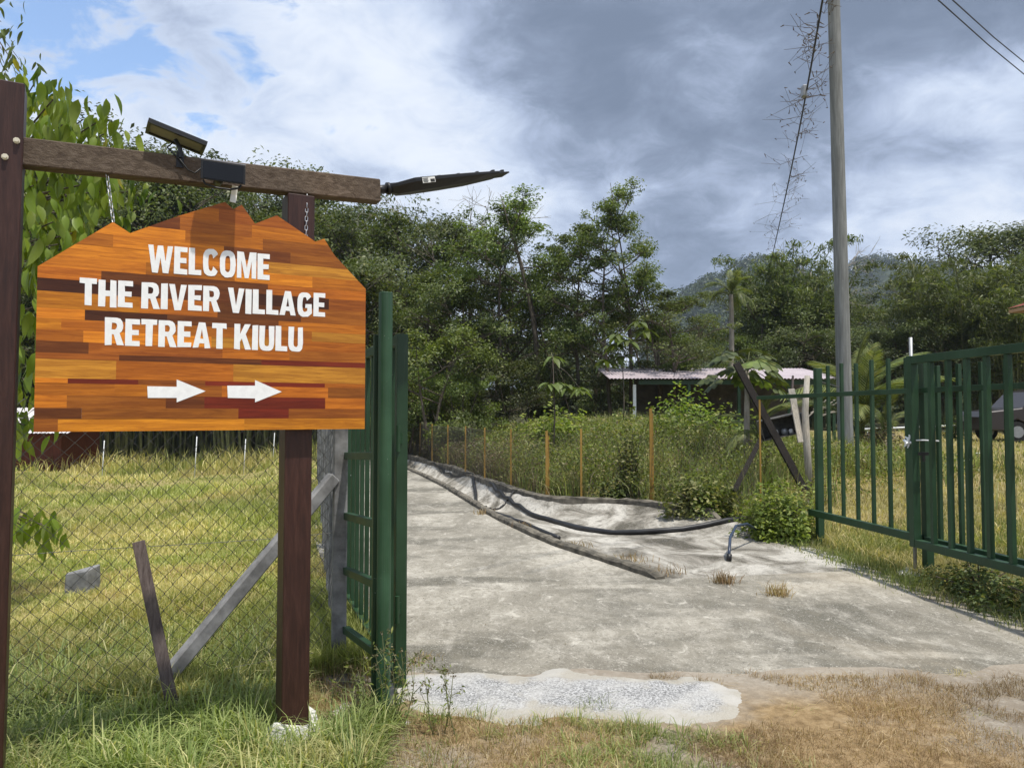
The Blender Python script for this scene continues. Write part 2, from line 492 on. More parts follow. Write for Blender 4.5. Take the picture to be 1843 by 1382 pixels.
M['grass_weed'] = m_leaf('long_verge_blade', (.12, .165, .045), (.34, .38, .14), (.6, .54, .32), .4, .9, .5, .3, straw=(.42, .36, .19), straw_scale=1.3, straw_lo=.5, straw_hi=.68, straw_max=.7)

# ------------------------------------------------------------------ terrain
BND = np.array([(6.5, -2), (5.0, 2.5), (3.95, 5.5), (3.70, 7.3), (3.58, 9), (3.42, 10.4), (2.95, 11.12), (1.7, 12.74), (.75, 12.84), (.14, 14.3), (-.41, 16), (-1.04, 18.8),
                (-1.74, 20.9), (-2.74, 24), (-3.64, 26.6), (-6, 36), (-20, 80), (-60, 220)], float)
def sdist(x, y, line=None):
    line = BND if line is None else line
    best = np.full(np.shape(x), 1e9); sg = np.zeros(np.shape(x))
    for a, b in zip(line[:-1], line[1:]):
        d = b - a; L2 = d @ d
        t = np.clip(((x - a[0]) * d[0] + (y - a[1]) * d[1]) / L2, 0, 1)
        qx = x - (a[0] + t * d[0]); qy = y - (a[1] + t * d[1])
        r = np.hypot(qx, qy); s = np.sign(d[1] * qx - d[0] * qy)
        m = r < best - 1e-9
        best = np.where(m, r, best); sg = np.where(m, s, sg)
    return best * np.where(sg == 0, 1, sg)
KL = np.array([(1.39, 7.28), (.95, 8.26), (.52, 9.1), (-.17, 11.3), (-.69, 13.4), (-1.44, 16.5), (-2.27, 19.5), (-3.05, 22.1), (-4.4, 27), (-7, 36)], float)
def gz(x, y):
    x = np.asarray(x, float); y = np.asarray(y, float)
    s = sdist(x, y)
    west = ss((y - 9.0) / 4.0) * ss((7.5 - x) / 4.0)          # the bank behind the yellow posts is steeper
    z = ss(s / (5.5 - 1.0 * west)) * (.45 + .42 * west) + ss((s - 4) / 18) * .35
    az = x / np.maximum(y, 1)
    hill = 17 * ss((y - 46) / 60) * ss((-.10 - az) / .36) + 4 * ss((y - 62) / 55) + 10 * ss((y - 60) / 60) * ss((az - .56) / .2)
    und = .05 * np.sin(.9 * x + .4 * y) + .04 * np.sin(.5 * x - .8 * y + 1) + .05 * (fbm(x * .8, y * .8, 3) - .5)
    low = .35 * ss((-s - .1) / .25) * ss((sdist(x, y, KL) + .5) / .25) * ss((y - 7.8) / .5) * (y < 36)
    fl = ss((-x - 1.3 - .22 * np.maximum(y - 5, 0)) / 2.0)
    fr = ss((s - .4) / 2)
    dipf = -.55 * ss((y - 7) / 22) * ss((-x - 1.5 - .28 * np.maximum(y - 5, 0)) / 1.5) * (1 - ss((y - 40) / 10))
    return -.03 + .026 * ss((7.2 - y) / .6) + .014 * ss((4.95 - y + .02 * x) / .5) - low + dipf + z + hill + und * np.maximum(fl, fr) + .012 * (fbm(x * 2.3, y * 2.3, 2) - .5) * ss((y - 1) / 1)
def gzf(x, y): return float(gz(np.array([x]), np.array([y]))[0])
def on(x, y, dz=0.): return Vector((x, y, gzf(x, y) + dz))

def nonuni(segs):
    r = []
    for a, b, st in segs: r += list(np.arange(a, b - 1e-6, st))
    r.append(segs[-1][1]); return np.array(r)
gx = nonuni([(-600, -300, 50), (-300, -80, 20), (-80, -20, 3), (-20, -6, .6), (-6, 6, .14), (6, 20, .5), (20, 80, 3), (80, 300, 20), (300, 600, 50)])
gy = nonuni([(-120, -10, 10), (-10, 2, 1), (2, 12, .14), (12, 30, .4), (30, 110, 3), (110, 300, 15), (300, 860, 40)])
XX, YY = np.meshgrid(gx, gy)
ZZ = gz(XX, YY)
nx, ny = len(gx), len(gy)
ii = np.arange(nx * ny).reshape(ny, nx)
Q = np.stack([ii[:-1, :-1], ii[:-1, 1:], ii[1:, 1:], ii[1:, :-1]], -1).reshape(-1, 4)
me = np_mesh('ground', np.stack([XX, YY, ZZ], -1).reshape(-1, 3), quads=Q, smooth=True)
S = sdist(XX, YY).ravel(); xf = XX.ravel(); yf = YY.ravel()
lawn = ss((S + .1) / .5)                                              # grass right of the boundary
field = ss((-xf - .75 - .24 * np.maximum(yf - 4.4, 0)) / .5)          # grass left of the drive
near = ss((4.5 - yf) / .4)
field = np.maximum(field * np.where(yf > 3.0, 1, 1), 0)
attr = me.color_attributes.new('zone', 'FLOAT_COLOR', 'POINT')
arr = np.stack([field, lawn, near, np.ones_like(field)], -1).astype(np.float32)
attr.data.foreach_set('color', arr.ravel())
def m_ground():
    t = NT('soil_and_turf'); p = t.coord('Position')
    a = t.new('ShaderNodeVertexColor'); a.layer_name = 'zone'
    sp = t.new('ShaderNodeSeparateColor'); t.set(sp.inputs[0], a.outputs[0])
    n1 = t.noise(p, .9, 6, .6); n2 = t.noise(p, 14, 6, .65); n3 = t.noise(p, .28, 4, .55, loc=(4, 9, 0)); n4 = t.noise(p, 60, 3, .6)
    dirt = t.ramp(n1, [(.3, (.19, .16, .125)), (.5, (.28, .243, .195)), (.72, (.36, .318, .262))])
    dirt = t.mix(t.rng(n2, .45, .7, 0, .6), dirt, (.37, .335, .285))
    dirt = t.mix(t.rng(n4, .55, .75, 0, .5), dirt, (.16, .12, .08))
    straw = t.ramp(n2, [(.3, (.13, .085, .04)), (.55, (.27, .19, .10)), (.75, (.36, .27, .16))])
    dirt = t.mix(t.math('MULTIPLY', sp.outputs[2], t.rng(n1, .38, .56)), dirt, straw)
    grass = t.ramp(n2, [(.3, (.10, .11, .025)), (.55, (.20, .195, .055)), (.75, (.3, .265, .10))])
    grass = t.mix(t.rng(n3, .40, .58, 0, .9), grass, t.ramp(n2, [(.3, (.22, .18, .075)), (.7, (.42, .345, .17))]))
    turf = t.ramp(n2, [(.3, (.10, .10, .03)), (.55, (.2, .18, .065)), (.75, (.3, .26, .12))])
    turf = t.mix(t.rng(n3, .40, .6, 0, .9), turf, t.ramp(n2, [(.3, (.2, .16, .075)), (.7, (.36, .29, .16))]))
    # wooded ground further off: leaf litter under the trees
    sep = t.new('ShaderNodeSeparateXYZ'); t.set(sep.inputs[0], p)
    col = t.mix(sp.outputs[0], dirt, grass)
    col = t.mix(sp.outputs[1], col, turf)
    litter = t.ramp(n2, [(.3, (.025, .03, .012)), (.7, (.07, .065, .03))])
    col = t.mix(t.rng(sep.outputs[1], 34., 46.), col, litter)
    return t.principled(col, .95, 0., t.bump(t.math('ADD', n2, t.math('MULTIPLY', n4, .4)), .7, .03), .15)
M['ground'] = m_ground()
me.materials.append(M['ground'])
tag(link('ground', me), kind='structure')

# ------------------------------------------------------------------ concrete drive, kerb, drain apron, low wall
def smooth_curve(pts, n):
    pts = np.array(pts, float)
    seg = np.hypot(*np.diff(pts, axis=0).T); t = np.concatenate([[0], np.cumsum(seg)]); t /= t[-1]
    q = np.linspace(0, 1, n)
    out = np.stack([np.interp(q, t, pts[:, 0]), np.interp(q, t, pts[:, 1])], -1)
    for _ in range(3):
        out[1:-1] = (out[:-2] + 2 * out[1:-1] + out[2:]) / 4
    return out
KERB = smooth_curve([(1.39, 7.28), (.95, 8.26), (.52, 9.1), (-.17, 11.3), (-.69, 13.4), (-1.44, 16.5), (-2.27, 19.5), (-3.05, 22.1), (-4.4, 27), (-7, 36)], 90)
WALL = smooth_curve([(3.60, 7.7), (3.52, 9.2), (3.34, 10.3), (2.85, 11), (1.63, 12.6), (.72, 12.7), (.09, 14.2), (-.47, 15.9), (-1.1, 18.7), (-1.8, 20.8), (-2.8, 23.9), (-3.75, 26.5), (-6.1, 35.5)], 90)
def m_concrete():
    t = NT('worn_concrete'); p = t.coord('Position')
    rot = (0, 0, R(-14))
    n1 = t.noise(p, .8, 6, .62, (1, .5, 1), .5, rot); n2 = t.noise(p, 4.5, 7, .7, (1.0, .42, 1), .5, (0, 0, R(70)))
    n3 = t.noise(p, 28, 6, .7); n6 = t.noise(p, 9.0, 8, .75, (1, .6, 1), .6, (0, 0, R(-20)), (2, 5, 0)); n4 = t.noise(p, .75, 6, .62, (.55, 1.1, 1), .7, (0, 0, R(25)), (9, 3, 0)); n5 = t.noise(p, 95, 3, .6)
    col = t.ramp(n1, [(.3, (.15, .138, .112)), (.48, (.27, .25, .208)), (.66, (.46, .43, .37))])
    col = t.mix(t.rng(n4, .44, .60, 0, .88), col, (.105, .099, .08))
    col = t.mix(t.rng(n2, .48, .72, 0, .5), col, (.5, .47, .41))
    col = t.mix(t.rng(n2, .28, .42, .55, 0), col, (.17, .165, .14))
    col = t.mix(t.rng(n3, .52, .66, 0, .65), col, (.11, .102, .082))
    col = t.mix(t.rng(n5, .56, .70, 0, .7), col, (.56, .53, .47))
    col = t.mix(t.rng(n6, .5, .64, 0, .6), col, (.185, .17, .135))
    col = t.mix(t.rng(n6, .30, .46, .6, 0), col, (.60, .565, .495))
    # earth washed over the slab towards the road
    sep = t.new('ShaderNodeSeparateXYZ'); t.set(sep.inputs[0], p)
    e = t.math('ADD', t.math('MULTIPLY', sep.outputs[0], .16), t.math('MULTIPLY', t.math('SUBTRACT', n1, .5), 2.2))
    col = t.mix(t.rng(e, .35, .9, 0, .4), col, (.36, .305, .225))
    vo = t.new('ShaderNodeTexVoronoi', feature='DISTANCE_TO_EDGE'); vm = t.new('ShaderNodeMapping'); t.set(vm.inputs[0], p); vm.inputs['Scale'].default_value = (.33, .21, 1)
    wob = t.new('ShaderNodeVectorMath', operation='ADD'); t.set(wob.inputs[0], vm.outputs[0]); nz = t.new('ShaderNodeTexNoise'); t.set(nz.inputs['Vector'], p); nz.inputs['Scale'].default_value = 2.5; nz.inputs['Detail'].default_value = 5
    sc_ = t.new('ShaderNodeVectorMath', operation='SCALE'); t.set(sc_.inputs[0], nz.outputs['Color']); sc_.inputs['Scale'].default_value = .3; t.set(wob.inputs[1], sc_.outputs[0])
    t.set(vo.inputs['Vector'], wob.outputs[0])
    col = t.mix(t.rng(vo.outputs['Distance'], .0, .006, .6, 0), col, (.09, .08, .065))
    h = t.math('ADD', t.math('MULTIPLY', n2, .8), t.math('ADD', n3, t.math('MULTIPLY', n5, .3)))
    return t.principled(col, .92, 0., t.bump(h, .65, .018), .2)
M['concrete'] = m_concrete()
def sheet_poly(name, pts, z, depth, mat, res=None):
    bm = bmesh.new()
    vs = [bm.verts.new((x, y, z)) for x, y in pts]
    bm.faces.new(vs)
    r = bmesh.ops.extrude_face_region(bm, geom=list(bm.faces))
    for v in r['geom']:
        if isinstance(v, bmesh.types.BMVert): v.co.z -= depth
    bmesh.ops.recalc_face_normals(bm, faces=bm.faces)
    bmesh.ops.triangulate(bm, faces=[f for f in bm.faces if len(f.verts) > 4])
    me = bpy.data.meshes.new(name); bm.to_mesh(me); bm.free(); me.materials.append(mat)
    return me
rg = np.random.default_rng(11)
near_edge = []
for x in np.linspace(-.72, 9, 90):
    y = np.interp(x, [-.72, 0, .9, 1.5, 2.2, 3.2, 4.5, 9], [4.42, 4.5, 4.46, 4.42, 4.52, 4.62, 4.7, 5.0]) + .16 * (fbm(np.array([x * 2.2]), np.array([3.3]), 4)[0] - .5) + .02 * rg.normal()
    near_edge.append((x, y))
far_edge = [(9, 6.6), (6.2, 6.3), (4.6, 5.85), (4.0, 5.9), (3.62, 6.1), (3.42, 6.45), (3.5, 6.9), (3.62, 7.25), (3.62, 7.72)]
left_edge = [(-8.9, 36), (-6.4, 27), (-5.3, 22), (-4.3, 17.5), (-3.3, 13), (-2.45, 9.6), (-1.75, 7.4), (-1.15, 5.6), (-.85, 4.9)]
outline = near_edge + far_edge + [(x - .0, y) for x, y in KERB] + left_edge
tag(link('driveway', sheet_poly('driveway', outline, .004, .14, M['concrete'])), kind='structure')
# kerb: broken low upstand between drive and drain
kb = MB()
prof = [(-.055, -.06), (-.05, .055), (.05, .062), (.06, -.06)]
def strip(mb, curve, prof, zf, jit, seed, i0=0, i1=None, smoothz=0):
    r = np.random.default_rng(seed); i1 = i1 or len(curve)
    c = curve[i0:i1]; base = len(mb.v); n = len(prof)
    for i, (x, y) in enumerate(c):
        t = c[min(i + 1, len(c) - 1)] - c[max(i - 1, 0)]; t = t / np.hypot(*t); nrm = np.array((t[1], -t[0]))
        w = r.normal(0, jit, (n, 2))
        end = .35 if (i == 0) else 1
        for k, (a, b) in enumerate(prof):
            q = np.array((x, y)) + nrm * (a + w[k, 0])
            mb.v.append((q[0], q[1], zf(i) + (b if b < 0 else b * end) + w[k, 1]))
    for i in range(len(c) - 1):
        for k in range(n - 1):
            mb.f.append((base + i * n + k, base + i * n + k + 1, base + (i + 1) * n + k + 1, base + (i + 1) * n + k))
    mb.f.append(tuple(base + k for k in range(n))); mb.f.append(tuple(base + (len(c) - 1) * n + k for k in reversed(range(n))))
def resamp(c, n):
    seg = np.hypot(*np.diff(c, axis=0).T); t = np.concatenate([[0], np.cumsum(seg)]); q = np.linspace(0, t[-1], n)
    return np.stack([np.interp(q, t, c[:, 0]), np.interp(q, t, c[:, 1])], -1)
KF = resamp(KERB, 260); WF = resamp(WALL, 200)
strip(kb, KF, [(-.055, -.06), (-.052, .045), (-.03, .066), (.03, .07), (.055, .05), (.06, -.2)], lambda i: .004 + .03 * (float(fbm(np.array([i * .23]), np.array([2.2]), 3)[0]) - .5), .004, 3)
M['kerb'] = m_simple('dirty_kerb_concrete', (.14, .125, .098), .95, var=.7, scale=6, bump=.8)
tag(kb.build('kerb', M['kerb']), kind='structure')
# apron grid
ns, nt = 120, 26
KA = resamp(KERB, ns); WA = resamp(WALL, ns)
T = np.linspace(0, 1, nt)
Sg = np.linspace(0, 1, ns)
AX = KA[:, None, 0] * (1 - T) + WA[:, None, 0] * T
AY = KA[:, None, 1] * (1 - T) + WA[:, None, 1] * T
dip = np.interp(Sg, [0, .03, .12, .3, 1], [0, .0, .14, .20, .16])[:, None]
rise = np.interp(Sg, [0, .05, .15, .3, 1], [0, 0, .14, .13, .09])[:, None]
AZ = .0 - dip * np.sin(np.pi * np.clip(T, 0, 1)) ** 1.3 + rise * T ** 2 + .03 * (fbm(AX * 2.5, AY * 2.5, 4) - .5) * np.sin(np.pi * T)
AZ = np.maximum(AZ, -.022) if False else AZ
ii = np.arange(ns * nt).reshape(ns, nt)
Q = np.stack([ii[:-1, :-1], ii[:-1, 1:], ii[1:, 1:], ii[1:, :-1]], -1).reshape(-1, 4)
M['apron'] = None
def m_apron():
    t = NT('rough_drain_concrete'); p = t.coord('Position')
    n1 = t.noise(p, 1.6, 6, .65, (1, .6, 1), .8, (0, 0, R(40))); n2 = t.noise(p, 11, 7, .72, dist=.4); n3 = t.noise(p, 45, 4, .7)
    col = t.ramp(n1, [(.36, (.12, .11, .088)), (.47, (.34, .315, .27)), (.58, (.60, .57, .51))])
    col = t.mix(t.rng(n2, .52, .66, 0, .75), col, (.17, .16, .135))
    col = t.mix(t.rng(n3, .55, .7, 0, .5), col, (.63, .61, .565))
    return t.principled(col, .95, 0., t.bump(t.math('ADD', n2, t.math('MULTIPLY', n3, .5)), 1., .05), .15)
M['apron'] = m_apron()
ap = np_mesh('drain_apron', np.stack([AX, AY, AZ], -1).reshape(-1, 3), quads=Q, mat=M['apron'], smooth=True)
tag(link('drain_apron', ap), kind='structure')
wl_ = MB()
i0 = 22
strip(wl_, WF, [(-.07, -.25), (-.06, .14), (-.03, .16), (.05, .165), (.08, -.2)], lambda i: .03 + .02 * math.sin(i * .2), .008, 4, i0)
o = wl_.build('low_retaining_wall', M['kerb'])
tag(o, 'low dirty concrete edge wall along the foot of the yellow post fence', 'wall')
# cemented gravel patch at the threshold
gp = []
for a in np.linspace(0, 2 * math.pi, 90, endpoint=False):
    c, s = math.cos(a), math.sin(a)
    r = 1 + .55 * (fbm(np.array([c * 3 + 5]), np.array([s * 3 + 5]), 5)[0] - .5)
    gp.append((.20 + .98 * r * math.copysign(abs(c) ** .7, c), 4.27 + .36 * r * math.copysign(abs(s) ** .7, s)))
def m_gravel():
    t = NT('pale_gravel_cement'); p = t.coord('Position')
    v = t.new('ShaderNodeTexVoronoi'); t.set(v.inputs['Vector'], p); v.inputs['Scale'].default_value = 130
    bw = t.new('ShaderNodeRGBToBW'); t.set(bw.inputs[0], v.outputs['Color'])
    col = t.ramp(bw.outputs[0], [(.1, (.13, .13, .13)), (.45, (.28, .28, .278)), (.9, (.50, .50, .50))])
    n = t.noise(p, 3, 5, .6)
    va = t.new('ShaderNodeVertexColor'); va.layer_name = 'rim'
    rs_ = t.math('ADD', va.outputs[0], t.math('MULTIPLY', t.math('SUBTRACT', t.noise(p, 9, 5, .65), .5), .9))
    col = t.mix(t.rng(rs_, .25, .8, 0, .9), col, (.36, .335, .285))
    col = t.mix(t.rng(n, .45, .66, 0, .55), col, (.46, .45, .43))
    return t.principled(col, .95, 0., t.bump(t.math('SUBTRACT', 1., v.outputs['Distance']), .6, .006), .15)
M['gravel'] = m_gravel()
gx_ = np.linspace(-1.0, 1.5, 150); gy_ = np.linspace(3.7, 4.85, 80); GX, GY = np.meshgrid(gx_, gy_)
qn = ((GX - .22) / 1.0) ** 2 + ((GY - 4.30 + .05 * GX) / .43) ** 2 + 1.5 * (fbm(GX * 3.1, GY * 3.1, 5) - .5)
GZ = .028 - .05 * ss((qn - .5) / 1.0) + .012 * (fbm(GX * 14, GY * 14, 3) - .5) + .006 * (fbm(GX * 45, GY * 45, 2) - .5)
ii = np.arange(GX.size).reshape(GX.shape); Q = np.stack([ii[:-1, :-1], ii[:-1, 1:], ii[1:, 1:], ii[1:, :-1]], -1).reshape(-1, 4)
gm = np_mesh('gravel_patch', np.stack([GX, GY, GZ], -1).reshape(-1, 3), quads=Q, mat=M['gravel'], smooth=True)
rim = ss((qn - .15) / .75).ravel(); ca = gm.color_attributes.new('rim', 'FLOAT_COLOR', 'POINT'); ca.data.foreach_set('color', np.stack([rim, rim, rim, np.ones_like(rim)], -1).astype(np.float32).ravel())
tag(link('gravel_patch', gm), kind='structure')
# ------------------------------------------------------------------ sign frame
A3 = Vector((-1.886, 3.04, 0)); B3 = Vector((-.705, 3.70, 0))
SU = (B3 - A3).normalized()                       # along the board
SN = Vector((SU.y, -SU.x, 0))                     # towards the viewer
ZU = Vector((0, 0, 1))
def onplane(px, py, off=0.0):
    """photo pixel -> (u, v) on the sign board plane shifted by off towards the viewer"""
    d = pxdir(px, py); o = Vector((0, 0, EYE)); a = A3 + SN * off
    t = (a - o).dot(SN) / d.dot(SN)
    p = o + d * t
    return (p - a).dot(SU), p.z
def W(u, v, off=0.0):
    return A3 + SU * u + SN * off + ZU * v
frame = empty('sign_frame', (-1.9, 2.95, -.03))
tag(frame, 'dark stained timber sign frame: two square posts joined by a weathered crossbeam', 'sign frame')
# posts stand in the plane of the beam, just behind the board
PB = -.09
def post(u, w, z0, z1, nm='post', lean=0.0):
    mb = MB(); mb.bar(W(u, z0, PB), W(u + lean, z1, PB), w, w, side=SU)
    return mb.build(nm, M['post_wood'], frame, bevel=.004)
uL = onplane(12, 500, PB)[0]; zTL = onplane(20, 158, PB)[1]
pl = post(uL - .045, .15, -.35, zTL, lean=.02)
uR = onplane(533, 600, PB)[0]; zTR = onplane(533, 351, PB)[1]
pr = post(uR, .125, -.3, zTR - .012, lean=0.004)
# beam: bolted to the side of the left post, resting on top of the right one
b0 = onplane(44, 277, PB); b1 = onplane(681, 346, PB)
th = onplane(360, 325, PB)
bt = abs(onplane(44, 250, PB)[1] - onplane(44, 304, PB)[1])
bt2 = abs(onplane(680, 324, PB)[1] - onplane(680, 367, PB)[1])
bh = (bt + bt2) / 2 * .93
mb = MB(); mb.bar(W(uL + .04, b0[1], PB), W(b1[0], b1[1], PB), .075, bh, side=SN)
beam = mb.build('beam', M['beam_wood'], frame, bevel=.005)
# bolts through the left post into the beam
for px, py in ((30, 254), (9, 283)):
    u, v = onplane(px, py, PB + .075)
    mb = MB(); c = W(u, v, PB + .07); mb.tube([c, c + SN * .012], .0125, 8)
    mb.tube([c + SN * .012, c + SN * .02], .0085, 6)
    bo = mb.build('bolt', M['bolt'], None); bo.parent = pl; bo.location = -Vector(frame.location)
mb = MB()
c = W(uR, 0, PB)
rg = np.random.default_rng(2)
n = 14
ring = []
for k, (z, r) in enumerate(((-.2, .16), (.0, .145), (.05, .125), (.09, .115), (.125, .1))):
    for i in range(n):
        a = 2 * math.pi * i / n
        q = r * (1 + .1 * rg.normal()); sq = max(abs(math.cos(a)), abs(math.sin(a)))
        mb.v.append((c.x + q * math.cos(a) / sq ** .7 + .012, c.y + q * math.sin(a) / sq ** .7 - .01, z + (.02 * rg.normal() if k else 0)))
for k in range(4):
    for i in range(n):
        mb.f.append((k * n + i, k * n + (i + 1) % n, (k + 1) * n + (i + 1) % n, (k + 1) * n + i))
mb.f.append(tuple(4 * n + i for i in range(n)))
ft = mb.build('footing', M['white_cement'], frame); tag(ft, 'rough whitish cement lump round the post foot')

# ------------------------------------------------------------------ sign board
BW = onplane(656, 600)[0]
zb = (onplane(60, 772)[1] + onplane(652, 776)[1]) / 2
prof_px = [(63, 480), (203, 401), (234, 421), (318, 391), (404, 365), (419, 378), (434, 370), (458, 404), (497, 389), (566, 436), (582, 431), (601, 461), (657, 521)]
prof = [onplane(*p) for p in prof_px]
prof[0] = (0.0, prof[0][1]); prof[-1] = (BW, prof[-1][1])
pu = np.array([p[0] for p in prof]); pv = np.array([p[1] for p in prof])
def top(u): return float(np.interp(u, pu, pv))
sign = empty('welcome_sign', W(BW / 2, zb, 0))
tag(sign, 'varnished orange plank sign with a mountain-shaped top edge, hanging on chains, lettered WELCOME', 'sign')
TH = .028
O_, B_, D_, R_, Y_, M_, K_ = (.70, .245, .016), (.36, .11, .012), (.075, .021, .007), (.21, .024, .007), (.64, .27, .03), (.55, .17, .013), (.18, .052, .009)
lev = [772, 754, 734, 711, 689, 680, 645, 634, 613, 592, 572, 553, 523, 500, 479, 456, 433, 410, 387, 362, 337, 300]
lv = [onplane(62, y)[1] for y in lev]; lv[0] = zb
def uf(px, py=600): return onplane(px, py)[0]
rows = [
    [(0, B_), (108, O_), (441, O_)],
    [(0, K_), (150, B_), (430, R_), (520, B_)],
    [(0, O_), (123, B_), (300, K_), (369, R_), (585, M_)],
    [(0, M_), (208, O_), (268, B_), (400, M_), (590, B_)],
    [(0, O_), (124, R_), (250, B_), (370, R_), (584, M_)],
    [(0, Y_), (210, M_), (420, Y_)],
    [(0, B_), (215, K_), (470, R_)],
    [(0, K_), (160, B_), (400, M_), (520, B_)],
    [(0, M_), (150, O_), (380, Y_), (500, M_)],
    [(0, O_), (110, M_), (300, M_), (560, Y_)],
    [(0, O_), (152, D_), (300, K_), (500, M_)],
    [(0, O_), (250, M_), (390, K_), (540, B_)],
    [(0, D_), (282, K_), (430, D_), (590, B_)],
    [(0, M_), (180, K_), (480, M_)],
    [(0, O_), (260, M_), (420, O_), (560, M_)],
    [(0, O_), (300, O_), (480, Y_)],
    [(0, M_), (200, O_), (400, K_), (520, B_)],
    [(0, O_), (330, M_), (470, B_)],
    [(0, K_), (320, B_), (450, M_)],
    [(0, M_), (390, B_)],
    [(0, B_)],
]
rg = np.random.default_rng(21)
for ri, row in enumerate(rows):
    v0, v1 = lv[ri], lv[ri + 1]
    cuts = [0.0] + [uf(p) for p, _ in row[1:]] + [BW]
    for k, (_, c) in enumerate(row):
        a, b = cuts[k], cuts[k + 1]
        us = sorted(set([a, b] + [float(x) for x in pu if a < x < b]))
        # insert the places where the outline crosses this row
        ex = []
        for x0, x1 in zip(us[:-1], us[1:]):
            t0, t1 = top(x0 + 1e-7), top(x1 - 1e-7)
            for lvl in (v0, v1):
                if (t0 - lvl) * (t1 - lvl) < 0: ex.append(x0 + (lvl - t0) / (t1 - t0) * (x1 - x0))
        us = sorted(us + ex)
        runs = []; cur = []
        for x0, x1 in zip(us[:-1], us[1:]):
            m = (x0 + x1) / 2
            if top(m) > v0 + 1e-6:
                if not cur: cur = [x0]
                cur.append(x1)
            elif cur: runs.append(cur); cur = []
        if cur: runs.append(cur)
        for run in runs:
            if run[-1] - run[0] < .004: continue
            g = .00004
            upper = [(x, max(min(v1 - g, top(x)), v0 + g + 1e-5)) for x in run]
            upper[0] = (run[0] + (g if run[0] > 1e-6 else 0), upper[0][1]); upper[-1] = (run[-1] - (g if run[-1] < BW - 1e-6 else 0), upper[-1][1])
            poly = [(upper[0][0], v0 + g), (upper[-1][0], v0 + g)] + list(reversed(upper))
            # drop doubled corners
            pp = []
            for q in poly:
                if not pp or (abs(q[0] - pp[-1][0]) + abs(q[1] - pp[-1][1])) > 2e-5: pp.append(q)
            if abs(pp[0][0] - pp[-1][0]) + abs(pp[0][1] - pp[-1][1]) < 2e-5: pp.pop()
            if len(pp) < 3: continue
            bmv = bmesh.new()
            ptop = rg.uniform(-.0005, .0005)
            cu, cv = (run[0] + run[-1]) / 2, (v0 + v1) / 2
            org = W(cu, cv)
            f1 = [bmv.verts.new(Vector((p[0] - cu, -(TH / 2 + ptop), p[1] - cv))) for p in pp]
            f = bmv.faces.new(f1)
            r = bmesh.ops.extrude_face_region(bmv, geom=[f])
            for e in r['geom']:
                if isinstance(e, bmesh.types.BMVert): e.co.y += TH
            bmesh.ops.recalc_face_normals(bmv, faces=bmv.faces)
            me = bpy.data.meshes.new('plank'); bmv.to_mesh(me); bmv.free()
            o = link('plank', me, sign, M['sign_plank'])
            ang = math.atan2(SU.y, SU.x)
            o.location = org - sign.location
            o.rotation_euler = (0, 0, ang)
            j = rg.uniform(.8, 1.18)
            o.color = (c[0] * j, c[1] * j * rg.uniform(.92, 1.08), c[2] * j, 1)
